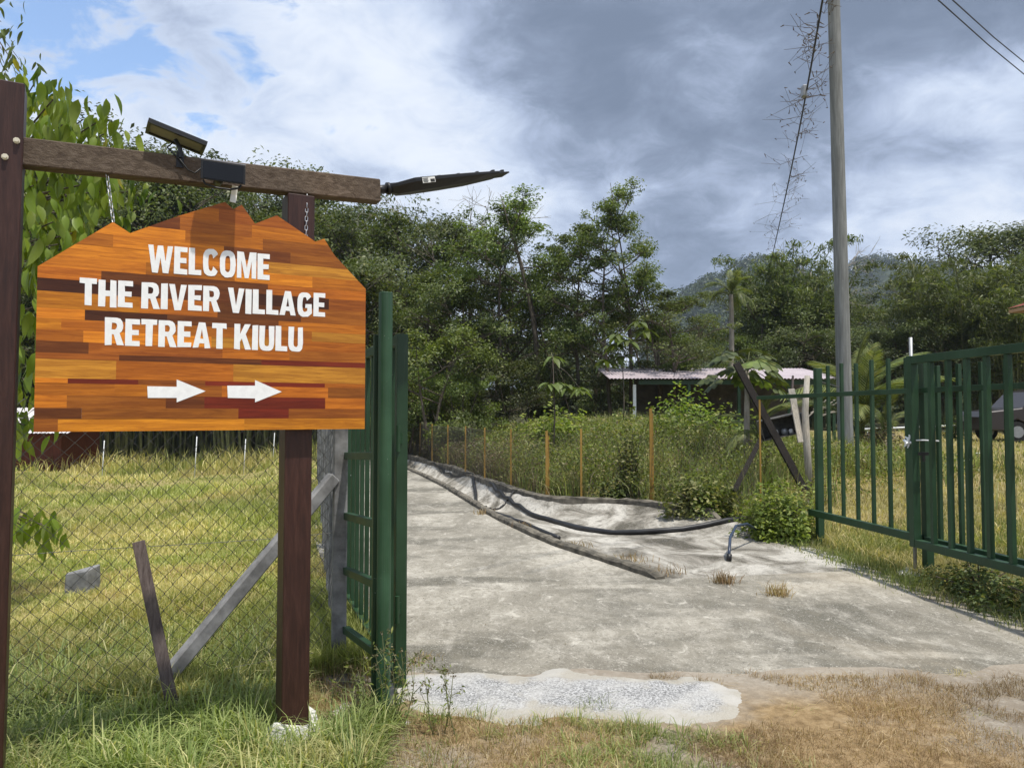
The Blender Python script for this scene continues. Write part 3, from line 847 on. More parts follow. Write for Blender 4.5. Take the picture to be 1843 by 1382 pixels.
# lettering
def arc(cx, cy, rx, ry, a0, a1, n=14, p=.72):
    out = []
    for k in range(n + 1):
        a = R(a0 + (a1 - a0) * k / n); c, s = math.cos(a), math.sin(a)
        out.append((cx + rx * math.copysign(abs(c) ** p, c), cy + ry * math.copysign(abs(s) ** p, s)))
    return out
s_ = .285
GL = {
 'E': (.62, [[(0, 0), (.62, 0), (.62, .19), (s_, .19), (s_, .41), (.57, .41), (.57, .6), (s_, .6), (s_, .81), (.62, .81), (.62, 1), (0, 1)]]),
 'L': (.60, [[(0, 0), (.60, 0), (.60, .19), (s_, .19), (s_, 1), (0, 1)]]),
 'T': (.68, [[(.195, 0), (.485, 0), (.485, .8), (.68, .8), (.68, 1), (0, 1), (0, .8), (.195, .8)]]),
 'H': (.74, [[(0, 0), (s_, 0), (s_, .4), (.48, .4), (.48, 0), (.74, 0), (.74, 1), (.48, 1), (.48, .61), (s_, .61), (s_, 1), (0, 1)]]),
 'I': (.285, [[(0, 0), (.285, 0), (.285, 1), (0, 1)]]),
 'V': (.78, [[(.25, 0), (.53, 0), (.78, 1), (.52, 1), (.39, .3), (.26, 1), (0, 1)]]),
 'A': (.82, [[(0, 0), (.26, 0), (.30, .18), (.52, .18), (.56, 0), (.82, 0), (.56, 1), (.26, 1)], [(.34, .36), (.41, .74), (.48, .36)]]),
 'W': (1.12, [[(.19, 0), (.45, 0), (.56, .56), (.67, 0), (.93, 0), (1.12, 1), (.88, 1), (.79, .42), (.68, 1), (.44, 1), (.33, .42), (.24, 1), (0, 1)]]),
 'M': (.98, [[(0, 0), (.23, 0), (.23, .66), (.39, 0), (.59, 0), (.75, .66), (.75, 0), (.98, 0), (.98, 1), (.64, 1), (.49, .4), (.34, 1), (0, 1)]]),
 'K': (.80, [[(0, 0), (s_, 0), (s_, .3), (.36, .43), (.53, 0), (.81, 0), (.55, .61), (.79, 1), (.51, 1), (s_, .6), (s_, 1), (0, 1)]]),
 'U': (.74, [[(0, 1)] + arc(.37, .34, .37, .35, 180, 360) + [(.74, 1), (.48, 1)] + arc(.37, .33, .11, .15, 360, 180, 8) + [(s_, 1)]]),
 'O': (.78, [arc(.39, .5, .39, .51, 0, 352, 30), arc(.39, .5, .13, .31, 0, 350, 20)]),
 'C': (.76, [arc(.39, .5, .38, .51, 32, 328, 26) + [(.5, .36)] + arc(.39, .5, .12, .31, 310, 50, 18) + [(.5, .66)]]),
 'G': (.78, [arc(.39, .5, .38, .51, 32, 300, 26) + [(.76, .14), (.76, .53), (.42, .53), (.42, .36), (.53, .36), (.53, .24)] + arc(.39, .5, .12, .31, 295, 50, 18) + [(.5, .66)]]),
 'R': (.78, [[(0, 0), (s_, 0), (s_, .39), (.36, .39), (.51, 0), (.80, 0), (.61, .44), (.70, .52), (.745, .62), (.75, .74), (.71, .88), (.62, .97), (.48, 1), (0, 1)],
             [(s_, .57), (s_, .82), (.42, .82), (.48, .78), (.5, .7), (.48, .61), (.42, .57)]]),
}
def flat_print(name, loops, u0, v0, su, sv, mat, parent, slope=0.0):
    cu = bpy.data.curves.new(name, 'CURVE'); cu.dimensions = '2D'; cu.fill_mode = 'BOTH'; cu.extrude = .0002
    for lp in loops:
        sp = cu.splines.new('POLY'); sp.points.add(len(lp) - 1); sp.use_cyclic_u = True
        for p, q in zip(sp.points, lp): p.co = (q[0] * su, q[1] * sv + slope * q[0] * su, 0, 1)
    tmp = bpy.data.objects.new('tmp', cu); COL.objects.link(tmp)
    dg = bpy.context.evaluated_depsgraph_get()
    me = bpy.data.meshes.new_from_object(tmp.evaluated_get(dg))
    bpy.data.objects.remove(tmp); bpy.data.curves.remove(cu)
    me.name = name; me.materials.clear()
    o = link(name, me, parent, mat)
    o.location = W(u0, v0, TH / 2 + .0009) - parent.location
    o.rotation_euler = Matrix((tuple(SU), (0, 0, 1), tuple(SN))).transposed().to_euler()
    return o
def text_line(s, p_lb, p_rb, p_lt):
    u0, v0 = onplane(*p_lb, TH / 2); u1, v1 = onplane(*p_rb, TH / 2); vt = onplane(*p_lt, TH / 2)[1]
    h = vt - v0
    gap, space = .06, .30
    wtot = 0
    for i, ch in enumerate(s):
        wtot += space if ch == ' ' else GL[ch][0] + gap
    wtot -= gap
    k = (u1 - u0) / wtot; x = 0; slope = (v1 - v0) / (u1 - u0)
    r = np.random.default_rng(len(s))
    for ch in s:
        if ch == ' ': x += space * k; continue
        w, loops = GL[ch]
        jl = [[(a + r.normal(0, .006), b + r.normal(0, .006)) for a, b in lp] for lp in loops]
        flat_print('painted_letter', jl, u0 + x, v0 + slope * x + r.normal(0, .0008), k, h, M['white_paint'], sign, slope)
        x += (w + gap) * k
text_line('WELCOME', (266, 489), (485, 504), (264, 439))
text_line('THE RIVER VILLAGE', (143, 549), (585, 571), (141, 500))
text_line('RETREAT KIULU', (188, 620), (545, 633), (189, 571))
for pts in ([(265, 695), (318, 696), (318, 683), (370, 704), (318, 724), (318, 716), (266, 716)], [(409, 694), (459, 694), (459, 684), (507, 705), (459, 724), (459, 717), (410, 716)]):
    uv = [onplane(*p, TH / 2) for p in pts]
    flat_print('painted_arrow', [[(a - uv[0][0], b - uv[0][1]) for a, b in uv]], uv[0][0], uv[0][1], 1, 1, M['white_paint'], sign)
# the two chains
def torus_link(L=.030, w=.017, r=.0024):
    mb = MB(); pts = []
    for k in range(14):
        a = 2 * math.pi * k / 14
        pts.append(Vector((math.cos(a) * (w / 2 - r), 0, math.sin(a) * (w / 2 - r) + math.copysign((L - w) / 2, math.sin(a)))))
    n = 5; m = len(pts)
    for i, p in enumerate(pts):
        d = (pts[(i + 1) % m] - pts[i - 1]).normalized(); s = Vector((0, 1, 0)); u = s.cross(d)
        for k in range(n):
            a = 2 * math.pi * k / n; mb.v.append(tuple(p + (s * math.cos(a) + u * math.sin(a)) * r))
    for i in range(m):
        for k in range(n):
            mb.f.append((i * n + k, i * n + (k + 1) % n, ((i + 1) % m) * n + (k + 1) % n, ((i + 1) % m) * n + k))
    return mb.mesh('link', M['chain'], True)
LINK = torus_link()
def chain(pa, pb):
    pa, pb = Vector(pa), Vector(pb)
    root = bpy.data.objects.new('chain', None); root.empty_display_size = .05; COL.objects.link(root); root.parent = sign
    root.location = pb - Vector(sign.location)
    d = pa - pb; n = max(2, round(d.length / .0235)); q = d.to_track_quat('Z', 'Y')
    for i in range(n + 1):
        o = link('link', LINK, root); o.location = d * (i / n)
        o.rotation_mode = 'QUATERNION'
        from mathutils import Quaternion
        o.rotation_quaternion = q @ Quaternion((0, 0, 1), math.pi / 2 * (i % 2) + .25)
u, v = onplane(205, 402); ut, vt = onplane(194, 312, PB + .0); chain(W(u - .03, vt + .012, -.075), W(u, v - .008, -.004))
u, v = onplane(551, 425); chain(W(u + .012, onplane(556, 357, -.06)[1], -.04), W(u, v - .004, -.004))
# a short prop chain behind the board ties it to the right post
# ------------------------------------------------------------------ lamps on the beam
def beamz(u): 
    t = (u - uL) / (b1[0] - uL); return b0[1] + (b1[1] - b0[1]) * t
# floodlight
u0, v0 = onplane(361, 322, PB + .20); u1, v1 = onplane(442, 326, PB + .20)
vt0 = onplane(361, 286, PB + .20)[1]
fc = (u0 + u1) / 2
fl = empty('floodlight', W(fc, beamz(fc), PB + .04))
tag(fl, 'black box floodlight fixed to the face of the crossbeam above the sign', 'floodlight')
hu = (u1 - u0) / 2; hv = (vt0 - v0) / 2; cv = (vt0 + v0) / 2
mb = MB()
# housing: front rim wider than the back, tilted a little downwards
fz = PB + .20
corners = [(-hu, -hv), (hu, -hv), (hu, hv), (-hu, hv)]
vs = [W(fc + a, cv + b - .0, fz) for a, b in corners] + [W(fc + a * .78, cv + .014 + b * .72, fz - .085) for a, b in corners]
mb.add(vs, [(0, 1, 2, 3), (7, 6, 5, 4), (0, 4, 5, 1), (1, 5, 6, 2), (2, 6, 7, 3), (3, 7, 4, 0)])
mb.build('housing', M['black_plastic'], fl, bevel=.003)
mb = MB(); mb.add([W(fc + a * .9, cv + b * .84, fz + .0025) for a, b in corners], [(0, 1, 2, 3)]); mb.build('glass', M['black_gloss'], fl)
mb = MB(); mb.add([W(fc - hu, cv + hv + .001, fz), W(fc + hu, cv + hv + .001, fz), W(fc + hu * .8, cv + hv + .02, fz - .06), W(fc - hu * .8, cv + hv + .02, fz - .06),
                   W(fc - hu, cv + hv + .004, fz), W(fc + hu, cv + hv + .004, fz), W(fc + hu * .8, cv + hv + .023, fz - .06), W(fc - hu * .8, cv + hv + .023, fz - .06)],
                  [(0, 1, 2, 3), (7, 6, 5, 4), (0, 4, 5, 1), (1, 5, 6, 2), (2, 6, 7, 3), (3, 7, 4, 0)]); mb.build('top_plate', M['alu'], fl)
mb = MB(); mb.tube([W(fc - hu * .85, cv - hv * .9, fz - .03), W(fc - hu * .75, cv - hv * 1.35, fz - .02), W(fc - hu * .3, cv - hv * 1.62, fz - .01), W(fc + hu * .3, cv - hv * 1.62, fz - .01), W(fc + hu * .72, cv - hv * 1.3, fz - .02), W(fc + hu * .85, cv - hv * .9, fz - .03)], .005, 6)
mb.tube([W(fc, cv, fz - .08), W(fc, cv, PB + .037)], .02, 8); mb.build('bracket', M['black_plastic'], fl, True)
u, v = onplane(421, 351, PB + .10)
mb = MB(); pts = [W(u + .004, v + .04, PB + .105), W(u, v, PB + .10), W(u - .006, v - .036, PB + .108)]
for a, b in zip(pts[:-1], pts[1:]): mb.bar(a, b, .026, .0016, side=SU)
tg = mb.build('paper_tag', M['sticker'], fl); tag(tg, 'white paper tag dangling from the floodlight')
# solar panel on its stalk
sp_ = empty('solar_panel', W(onplane(318, 270, PB)[0], beamz(onplane(318, 300, PB)[0]) + bh / 2, PB))
tag(sp_, 'small tilted solar panel on a black stalk on top of the crossbeam', 'solar panel')
pa = P(265, 219, 2.98); pb = P(368, 268, 3.44)   # the long edge seen from below
pa = W(onplane(264, 228, PB)[0], onplane(264, 228, PB)[1], PB + .05); pb_ = onplane(368, 270, PB); pb = W(pb_[0], pb_[1], PB + .05)
ax = (pb - pa).normalized(); dep = (-SN - ZU * .06); dep = (dep - ax * dep.dot(ax)).normalized()
nrm = ax.cross(dep).normalized()
if nrm.z < 0: nrm = -nrm
c0 = (pa + pb) / 2 + dep * .03
def slab(c, a, b, nn, la, lb, t, mb):
    vs = [c + a * (i * la / 2) + b * (j * lb / 2) + nn * (k * t / 2) for k in (-1, 1) for i, j in ((-1, -1), (1, -1), (1, 1), (-1, 1))]
    mb.add(vs, [(0, 3, 2, 1), (4, 5, 6, 7), (0, 1, 5, 4), (1, 2, 6, 5), (2, 3, 7, 6), (3, 0, 4, 7)])
L_ = (pb - pa).length
mb = MB()
for sgn in (-1, 1):
    slab(c0 + dep * (sgn * .058), ax, dep, nrm, L_, .014, .02, mb); slab(c0 + ax * (sgn * (L_ / 2 - .007)), ax, dep, nrm, .014, .102, .02, mb)
mb.build('panel_frame', M['black_plastic'], sp_)
mb = MB(); slab(c0, ax, dep, nrm, L_ - .028, .10, .008, mb); mb.build('panel', M['solar_back'], sp_)
for k in range(4):
    mb = MB(); slab(c0 + ax * ((k - 1.5) * (L_ - .04) / 4) + nrm * .006, ax, dep, nrm, (L_ - .04) / 4 - .006, .09, .003, mb); mb.build('solar_cell', M['black_gloss'], sp_)
jb = c0 - nrm * .014
mb = MB(); st = P(319, 300, 3.2); u, v = onplane(322, 292, PB)
mb.tube([jb, W(u, beamz(u) + bh / 2 + .03, PB + .04), W(u, beamz(u) + bh / 2 - .015, PB + .045)], .010, 8)
mb.bar(W(u, beamz(u) + bh / 2 + .012, PB + .043), W(u, beamz(u) - .0, PB + .043), .03, .006, side=SU); mb.build('stalk', M['black_plastic'], sp_)
mb = MB(); mb.tube([jb, W(u - .05, beamz(u) + bh / 2 + .03, PB + .02), W(u - .0, beamz(u) + .03, PB + .055), W(u + .03, beamz(u) - .01, PB + .06), W(u + .06, beamz(u) - .02, PB + .058), W(fc - hu * .8, beamz(fc) + .0, PB + .06)], .0035, 6)
mb.build('cable', M['black_plastic'], sp_, True)
# street light: flat solar lantern on a spigot from the beam end
e0 = W(b1[0], beamz(b1[0]) + .012, PB)
tip = P(911, 318, 4.15)
lamp = empty('street_light', e0)
tag(lamp, 'flat black solar street light projecting from the free end of the crossbeam', 'street light')
ax = (tip - e0); ax.normalize(); sdv = ZU.cross(ax).normalized(); up = ax.cross(sdv).normalized()
Lt = (tip - e0).length
mb = MB(); mb.tube([e0 - ax * .03, e0 + ax * .05], .022, 10); mb.tube([e0 + ax * .045, e0 + ax * .06], .032, 10); mb.tube([e0 + ax * .06, e0 + ax * .16], .027, 10); mb.build('spigot', M['black_plastic'], lamp, True)
mb = MB()
# body: deep rounded belly near the spigot, thin at the tip
st_ = [(.075, .02, -.02, .014), (.13, .045, -.036, .018), (.24, .075, -.034, .026), (.45, .08, -.028, .024), (.65, .08, -.02, .022), (.80, .075, -.008, .02), (.90, .07, .0, .018), (.93, .05, .006, .017), (1.0, .045, .009, .016)]
for f, w, lo, hi in st_:
    c = e0 + ax * (Lt * f)
    for a, b in ((-w, hi), (w, hi), (w, lo * .2 + hi * .4), (w * .5, lo), (-w * .5, lo), (-w, lo * .2 + hi * .4)):
        mb.v.append(tuple(c + sdv * a + up * b))
for i in range(len(st_) - 1):
    for k in range(6): mb.f.append((i * 6 + k, i * 6 + (k + 1) % 6, i * 6 + 6 + (k + 1) % 6, i * 6 + 6 + k))
mb.f.append(tuple(range(6))); mb.f.append(tuple(range((len(st_) - 1) * 6, len(st_) * 6)))
mb.build('lamp_body', M['black_plastic'], lamp, bevel=.002)
for f in (.3, .43, .58, .73, .86, .95):
    mb = MB(); c = e0 + ax * (Lt * f) + up * .0235; slab(c, ax, sdv, up, .016, .12 if f < .9 else .08, .012, mb); mb.build('rib', M['black_plastic'], lamp)
# rating sticker on the side facing the drive
vw = (Vector((0, 0, EYE)) - e0).normalized()
side = sdv if sdv.dot(vw) > 0 else -sdv
c = e0 + ax * (Lt * .335) + side * .0795 + up * .006
mb = MB(); slab(c, ax, up, side, .07, .028, .0012, mb)
lb = mb.build('sticker', M['sticker'], lamp)
mb = MB()
for k in range(4): slab(c + ax * -.018 + up * (.009 - .006 * k) + side * .0012, ax, up, side, .03 - .006 * (k % 2), .0028, .0006, mb)
slab(c + ax * .02 + side * .0012 + up * -.004, ax, up, side, .024, .015, .0006, mb)
pm = mb.build('sticker_print', M['print'], None); pm.parent = lb; pm.location = -Vector(lamp.location)
# leaning stake in the grass
stk = MB(); a = on(*list(P(318, 1300, 3.9))[:2]); a = P(318, 1305, 3.9); b = P(249, 974, 3.98)
root_loc = Vector((a.x, a.y, a.z))
o = empty('wooden_stake', root_loc)
bpy.data.objects.remove(o)
stk.at((a.x, a.y, -.05)); stk.bar(a + (a - b).normalized() * .15, b, .058, .022, side=(1, .25, 0))
o = stk.build('wooden_stake', M['stake_wood'], None, bevel=.002); o.location = (a.x, a.y, -.05)
tag(o, 'weathered grey wooden stake leaning in the grass by the chain-link fence', 'stake')
# ------------------------------------------------------------------ left gate
GP = Vector((-.655, 3.97, 0))
gpost = empty('gate_post', (GP.x, GP.y, 0))
tag(gpost, 'round dark green steel gate post with four short rails, beside the sign', 'gate post')
zt = P(693, 529, GP.y).z
mb = MB(); mb.tube([GP + ZU * -.3, GP + ZU * .02, GP + ZU * zt], .036, 20); mb.tube([GP + ZU * zt, GP + ZU * (zt + .006), GP + ZU * (zt + .009)], [.0375, .036, .02], 20)
mb.build('post', M['green_light'], gpost, smooth=False)
sq = Vector((-.70, 4.04, 0)); zs = P(686, 602, 4.0).z
mb = MB(); mb.bar(sq + ZU * -.2, sq + ZU * zs, .055, .055, side=(1, .3, 0)); mb.build('square_post', M['green_paint'], gpost, bevel=.002)
CP = Vector((-1.05, 4.72, 0))                         # corner post of the chain-link fence
for yl, yr in ((820, 820), (928, 942), (1026, 1050), (1132, 1172)):
    a = P(609, yl, 4.70); b = P(681, yr, 4.06)
    mb = MB(); mb.bar((CP.x + .05, CP.y - .03, a.z), (sq.x, sq.y, b.z), .04, .042); mb.build('rail', M['green_paint'], gpost, bevel=.002)
def gate_leaf(name, label, h, q, ztop, zbot, nbar, stile=.06, barw=.032, midrail=None, parent_loc=None):
    """h: hinge end, q: free end (xy)"""
    h = Vector((h[0], h[1], 0)); q = Vector((q[0], q[1], 0)); d = (q - h).normalized(); L = (q - h).length; nn = Vector((d.y, -d.x, 0))
    g = empty(name, (h.x, h.y, 0)); tag(g, label, 'gate')
    for e in (0, L):
        mb = MB(); p = h + d * e; mb.bar(p + ZU * zbot, p + ZU * ztop, stile, stile, side=d); mb.build('stile', M['green_paint'], g, bevel=.002)
    for z in (ztop - stile / 2, zbot + stile / 2) + ((midrail,) if midrail else ()):
        mb = MB(); mb.bar(h + d * (stile / 2 + .001) + ZU * z, h + d * (L - stile / 2 - .001) + ZU * z, stile * .9, stile * .96, side=nn); mb.build('rail', M['green_paint'], g, bevel=.002)
    for k in range(nbar):
        p = h + d * (stile / 2 + (L - stile) * (k + 1) / (nbar + 1)) + nn * .0
        mb = MB(); mb.bar(p + ZU * (zbot + stile), p + ZU * (ztop - stile), barw, barw, side=d); mb.build('bar', M['green_paint'], g, bevel=.0015)
    return g, d, nn
LH = Vector((-.600, 4.17, 0))
LQ = Vector((-1.28, 6.05, 0))
lg, ld, ln = gate_leaf('gate_leaf', 'dark green barred gate leaf swung open along the drive behind the round post', LH, LQ, P(717, 602, 4.17).z, .10, 8, .06, .028)
for z in (1.42, .52):
    mb = MB(); p = LH - ld * .04 + Vector((-.02, -.03, 0)); mb.tube([p + ZU * (z - .07), p + ZU * (z + .07)], .013, 10); mb.bar(p + ZU * z, LH + ZU * z - ld * .02, .012, .06); mb.build('hinge', M['green_paint'], lg)
mb = MB(); mb.tube([P(634, 850, 5.9), P(641, 848, 5.9), P(646, 853, 5.88), P(640, 858, 5.88), P(632, 855, 5.9)], .007, 6)
o = mb.build('plastic_tie', M['white_steel'], None, True); tag(o, 'white plastic tie looped on the free edge of the open gate leaf', 'tie')

# ------------------------------------------------------------------ right fence and gate leaf
fA = Vector((3.51, 10.8, 0)); fB = Vector((3.71, 9.33, 0)); fC = Vector((3.97, 7.40, 0)); fD = Vector((4.62, 2.4, 0))
rf = empty('railing_fence', (fC.x, fC.y, 0))
tag(rf, 'dark green steel railing with open-topped bars beside the concrete apron', 'fence')
fd = (fC - fB).normalized(); fn = Vector((fd.y, -fd.x, 0))
if fn.x > 0: fn = -fn
zr_ = 1.775
for p, zb_, zt_ in ((fB, -.15, 2.10), (fC, -.15, 2.06), (fD, -.15, 2.06)):
    mb = MB(); mb.bar(p + ZU * zb_, p + ZU * zt_, .075, .075, side=fd); mb.build('post', M['green_paint'], rf, bevel=.002)
mb = MB(); mb.bar(fA + fn * .062 + ZU * (zr_ + .0), fD + fn * .062 + ZU * zr_, .045, .05, side=fn); mb.build('rail', M['green_paint'], rf, bevel=.002)
mb = MB(); mb.bar(fB - fd * .1 + fn * .068 + ZU * .36, fC + fn * .068 + ZU * .36, .055, .075, side=fn); mb.build('rail', M['green_paint'], rf, bevel=.002)
mb = MB(); mb.bar(fC + fd * .08 + fn * .066 + ZU * .36, fD + fn * .066 + ZU * .36, .05, .07, side=fn); mb.build('rail', M['green_paint'], rf, bevel=.002)
for k in range(6):
    p = fB + (fC - fB) * ((k + .9) / 6.75) + fn * .018
    mb = MB(); mb.bar(p + ZU * .335, p + ZU * (2.12 + .012 * math.sin(k * 2.3)), .034, .034, side=fd); mb.build('bar', M['green_paint'], rf, bevel=.0015)
nb = 18
for k in range(nb):
    p = fC + (fD - fC) * ((k + .75) / nb) + fn * .018
    mb = MB(); mb.bar(p + ZU * .335, p + ZU * 2.0, .036, .036, side=fd); mb.build('bar', M['green_paint'], rf, bevel=.0015)
rh = fC + fd * .06 + fn * .17; rq = rh + fd * 2.45 + Vector((.0, 0, 0)) + fn * .07
g2, gd, gn = gate_leaf('gate_leaf', 'dark green barred gate leaf folded back against the railing and tied with rag', rh, rq, 2.10, .30, 9, .075, .042)
for z in (1.6, .6):
    mb = MB(); p = rh - gd * .05; mb.tube([p + ZU * (z - .07), p + ZU * (z + .07)], .014, 10); mb.bar(p + ZU * z, rh + ZU * z, .012, .06); mb.build('hinge', M['green_paint'], g2)
mb = MB(); p = rh + gd * .12 + ZU * 1.18 ; mb.bar(p - fn * .1, p + fn * .03, .02, .03); mb.bar(p - fn * .02, p - fn * .02 - ZU * .07, .02, .02, side=fd); mb.build('latch', M['black_plastic'], g2)
# knotted white rag
rg = np.random.default_rng(8); mb = MB(); c = rh + fn * .05 + ZU * 1.30 - gd * .02
for k in range(5):
    a = c + Vector(rg.normal(0, .012, 3)); dv = Vector((rg.normal(), rg.normal() * .3, rg.normal())).normalized()
    mb.tube([a - dv * .05, a - dv * .02 + Vector(rg.normal(0, .012, 3)), a + dv * .02 + Vector(rg.normal(0, .012, 3)), a + dv * .06], [.006, .014, .013, .005], 7)
mb.tube([c, c + gd * .1 - fn * .1 + ZU * .004, c + gd * .22 - fn * .17], .007, 6)
o = mb.build('knotted_rag', M['white_steel'], None, True); tag(o, 'white rag knotted round the gate stile and railing', 'rag')
mb = MB(); p = fC + fn * .10 - fd * .05; mb.tube([p + ZU * -.1, p + ZU * 2.29], .017, 10); o = mb.build('metal_rod', M['grey_metal'], None, True)
tag(o, 'thin pale metal rod standing against the railing post, taller than the fence', 'rod')

# ------------------------------------------------------------------ chain-link fence
def zigzag(mb, a, b, z0, z1, pitch, r, rng, sag=0.0, sides=3, jit=.004, zfun=None):
    """woven wires between a and b; each wire runs up the fence in a zigzag and hooks its neighbour"""
    a = Vector(a); b = Vector(b); d = (b - a); L = d.length; d.normalize(); nn = Vector((d.y, -d.x, 0))
    n = int(L / pitch); hgt = z1 - z0; m = int(hgt / pitch) + 1
    Vx = []; F_ = []
    S = np.arange(n)[:, None]; K = np.arange(m)[None, :]
    zc = z0 + (hgt * K / (m - 1)) + 0 * S
    off = np.where((K + S) % 2 == 0, -.5, .5) * pitch * 1.08
    along = (S + .5) * pitch + off
    along = along + jit * np.sin(zc * 7 + S * .9) + sag * np.sin(along * 2.1) * .5
    dep = np.where((K + S) % 2 == 0, .0022, -.0022) + .02 * np.sin(along * 1.7 + zc * 2.2)
    zc = zc + jit * np.cos(along * 9 + 2) + (sag * np.sin(along * 1.4))
    if zfun is not None: zc = zc + zfun(a.x + d.x * along, a.y + d.y * along)
    px = a.x + d.x * along + nn.x * dep; py = a.y + d.y * along + nn.y * dep
    ctr = np.stack([px, py, zc], -1)                                  # n, m, 3
    tang = np.gradient(ctr, axis=1); tang /= np.linalg.norm(tang, axis=-1, keepdims=True)
    n1 = np.cross(tang, np.array([nn.x, nn.y, 0])); n1 /= np.linalg.norm(n1, axis=-1, keepdims=True)
    n2 = np.array([nn.x, nn.y, 0])
    ring = np.stack([ctr + (n1 * math.cos(2 * math.pi * k / sides) + n2 * math.sin(2 * math.pi * k / sides)) * r for k in range(sides)], 2)  # n,m,s,3
    idx = np.arange(n * m * sides).reshape(n, m, sides)
    Q = np.stack([idx[:, :-1], np.roll(idx, -1, 2)[:, :-1], np.roll(idx, -1, 2)[:, 1:], idx[:, 1:]], -1).reshape(-1, 4)
    return ring.reshape(-1, 3), Q
rg = np.random.default_rng(4)
clf = empty('chain_link_fence', (CP.x, CP.y, 0))
tag(clf, 'grey chain-link fence on concrete posts crossing behind the sign and following the drive', 'fence')
cdir = Vector((-.97, -.70, 0)).normalized()
cEnd = CP + cdir * 3.2
V1, Q1 = zigzag(None, CP + cdir * .06, cEnd, .0, 1.62, .044, .0023, rg, .012)
rl = Vector((-.26, 1, 0)).normalized()
V2, Q2 = zigzag(None, CP + rl * .06, CP + rl * 14, .02, 1.62, .044, .0026, rg, .01)
V = np.concatenate([V1, V2]) - np.array(clf.location); Q = np.concatenate([Q1, Q2 + len(V1)])
link('netting', np_mesh('netting', V, quads=Q, mat=M['wire'], smooth=True), clf)
def cpost(p, h, w=.085):
    mb = MB(); mb.bar(Vector(p) + ZU * -.2, Vector(p) + ZU * h, w, w, side=(1, .3, 0)); return mb.build('post', M['concrete_post'], clf, bevel=.008)
cpost(CP, 1.72); cpost(cEnd, 1.72)
for k, t in enumerate((1.0, 1.9, 3.0, 4.4, 6.2, 8.4, 11, 14)):
    cpost(CP + rl * t, 1.68, .08)
a = P(603, 858, 4.68); b = Vector((-2.02, 4.0, -.1)); mb = MB()
mb.bar((CP.x - .03, CP.y - .03, a.z), b, .075, .075); mb.build('strut', M['concrete_post'], clf, bevel=.008)
for z in (.12, .85, 1.55):
    mb = MB(); pts = [CP + cdir * t + ZU * (z + .02 * math.sin(t * 2 + z * 5)) for t in np.linspace(0, 3.2, 12)]; mb.tube(pts, .0018, 4); mb.build('strand', M['wire'], clf)

# ------------------------------------------------------------------ yellow post fence behind the drain
ypf = empty('yellow_post_fence', (1.7, 12.8, 0)); tag(ypf, 'wire netting fence on thin yellow steel posts above the drain, overgrown with weeds', 'fence')
yp = [((3.49, 10.85), 1.78, .038), ((2.24, 12.45), 1.64, .075), ((1.16, 12.95), 1.30, .06), ((.60, 13.35), 1.26, .075), ((-.02, 14.75), 1.26, .06), ((-.58, 16.4), 1.26, .06), ((-1.12, 18.6), 1.26, .06),
      ((-1.72, 20.7), 1.26, .06), ((-2.35, 22.7), 1.26, .06), ((-3.0, 25.2), 1.26, .06), ((-3.75, 27.6), 1.26, .06)]
Vs = []; Qs = []; base = 0
for (p, h, w) in yp:
    z0 = 0.0
    mb = MB(); p3 = Vector((p[0], p[1], 0)); mb.bar(p3 + ZU * -.05, p3 + ZU * (z0 + h), w * .55, w * .55, side=(1, 0, 0))
    if w > .07:
        mb.bar(p3 + Vector((.036, .02, -.05)), p3 + Vector((.03, .02, h - .08)), .028, .028, side=(1, 0, 0))
    mb.build('post', M['yellow_steel'], ypf)
for (p, h, _), (q, h2, _) in zip(yp[:-1], yp[1:]):
    v, qd = zigzag(None, (p[0], p[1] + .03, 0), (q[0], q[1] + .03, 0), .08, 1.2, .042, .0022 if p[1] < 16 else .0026, rg, .02)
    Vs.append(v); Qs.append(qd + base); base += len(v)
V = np.concatenate(Vs) - np.array(ypf.location)
link('netting', np_mesh('netting', V, quads=np.concatenate(Qs), mat=M['wire_dull'], smooth=True), ypf)

# ------------------------------------------------------------------ utility pole, wires, vine-grown cable
pb_ = on(X_at(1521, 16.2), 16.2)
pole = empty('utility_pole', pb_); tag(pole, 'tall plain grey concrete utility pole standing in the grass behind the railing', 'pole')
mb = MB(); n = 14; zs_ = np.linspace(-.3, 11.5, n); mb.tube([Vector((pb_.x - .10 * max(z, 0) / 10, pb_.y, pb_.z + z)) for z in zs_], list(np.linspace(.158, .118, n)), 22)
M['pole'] = None
t = NT('utility_pole_concrete'); p = t.coord('Position')
n1 = t.noise(p, 5, 6, .6, (4, 4, .35)); n2 = t.noise(p, 40, 4, .6)
col = t.ramp(n1, [(.3, (.13, .133, .128)), (.5, (.19, .195, .19)), (.72, (.27, .275, .27))]); col = t.mix(t.rng(n2, .66, .72, 0, .6), col, (.42, .42, .41))
M['pole'] = t.principled(col, .85, 0, t.bump(n2, .3, .004), .25)
mb.build('shaft', M['pole'], pole, True)
def cable(name, pts, r, mat, label, cat, group=None):
    mb = MB(); mb.tube(pts, r, 6); o = mb.build(name, mat, None, True); tag(o, label, cat, group); return o
for (p0, p1) in (((1688, 0), (1843, 134)), ((1714, 0), (1843, 112))):
    a = P(*p0, 12); b = P(*p1, 17); d = b - a
    pts = [a - d * 1.2 + Vector((0, 0, .0)), a - d * .4, a, a + d * .5 - ZU * .03, b, b + d * 1.5, b + d * 4.0]
    cable('overhead_wire', pts, .011, M['black_plastic'], 'black overhead wire crossing the sky to the right of the utility pole', 'wire', 'overhead wires right of the pole')
a = P(1388, 470, 42); b = P(1481, -4, 13)
cb = empty('vine_cable', a); tag(cb, 'slanting overhead cable with dry climbing vine and a small splice box', 'cable')
ts = np.linspace(-.05, 1.25, 40); cpts = []
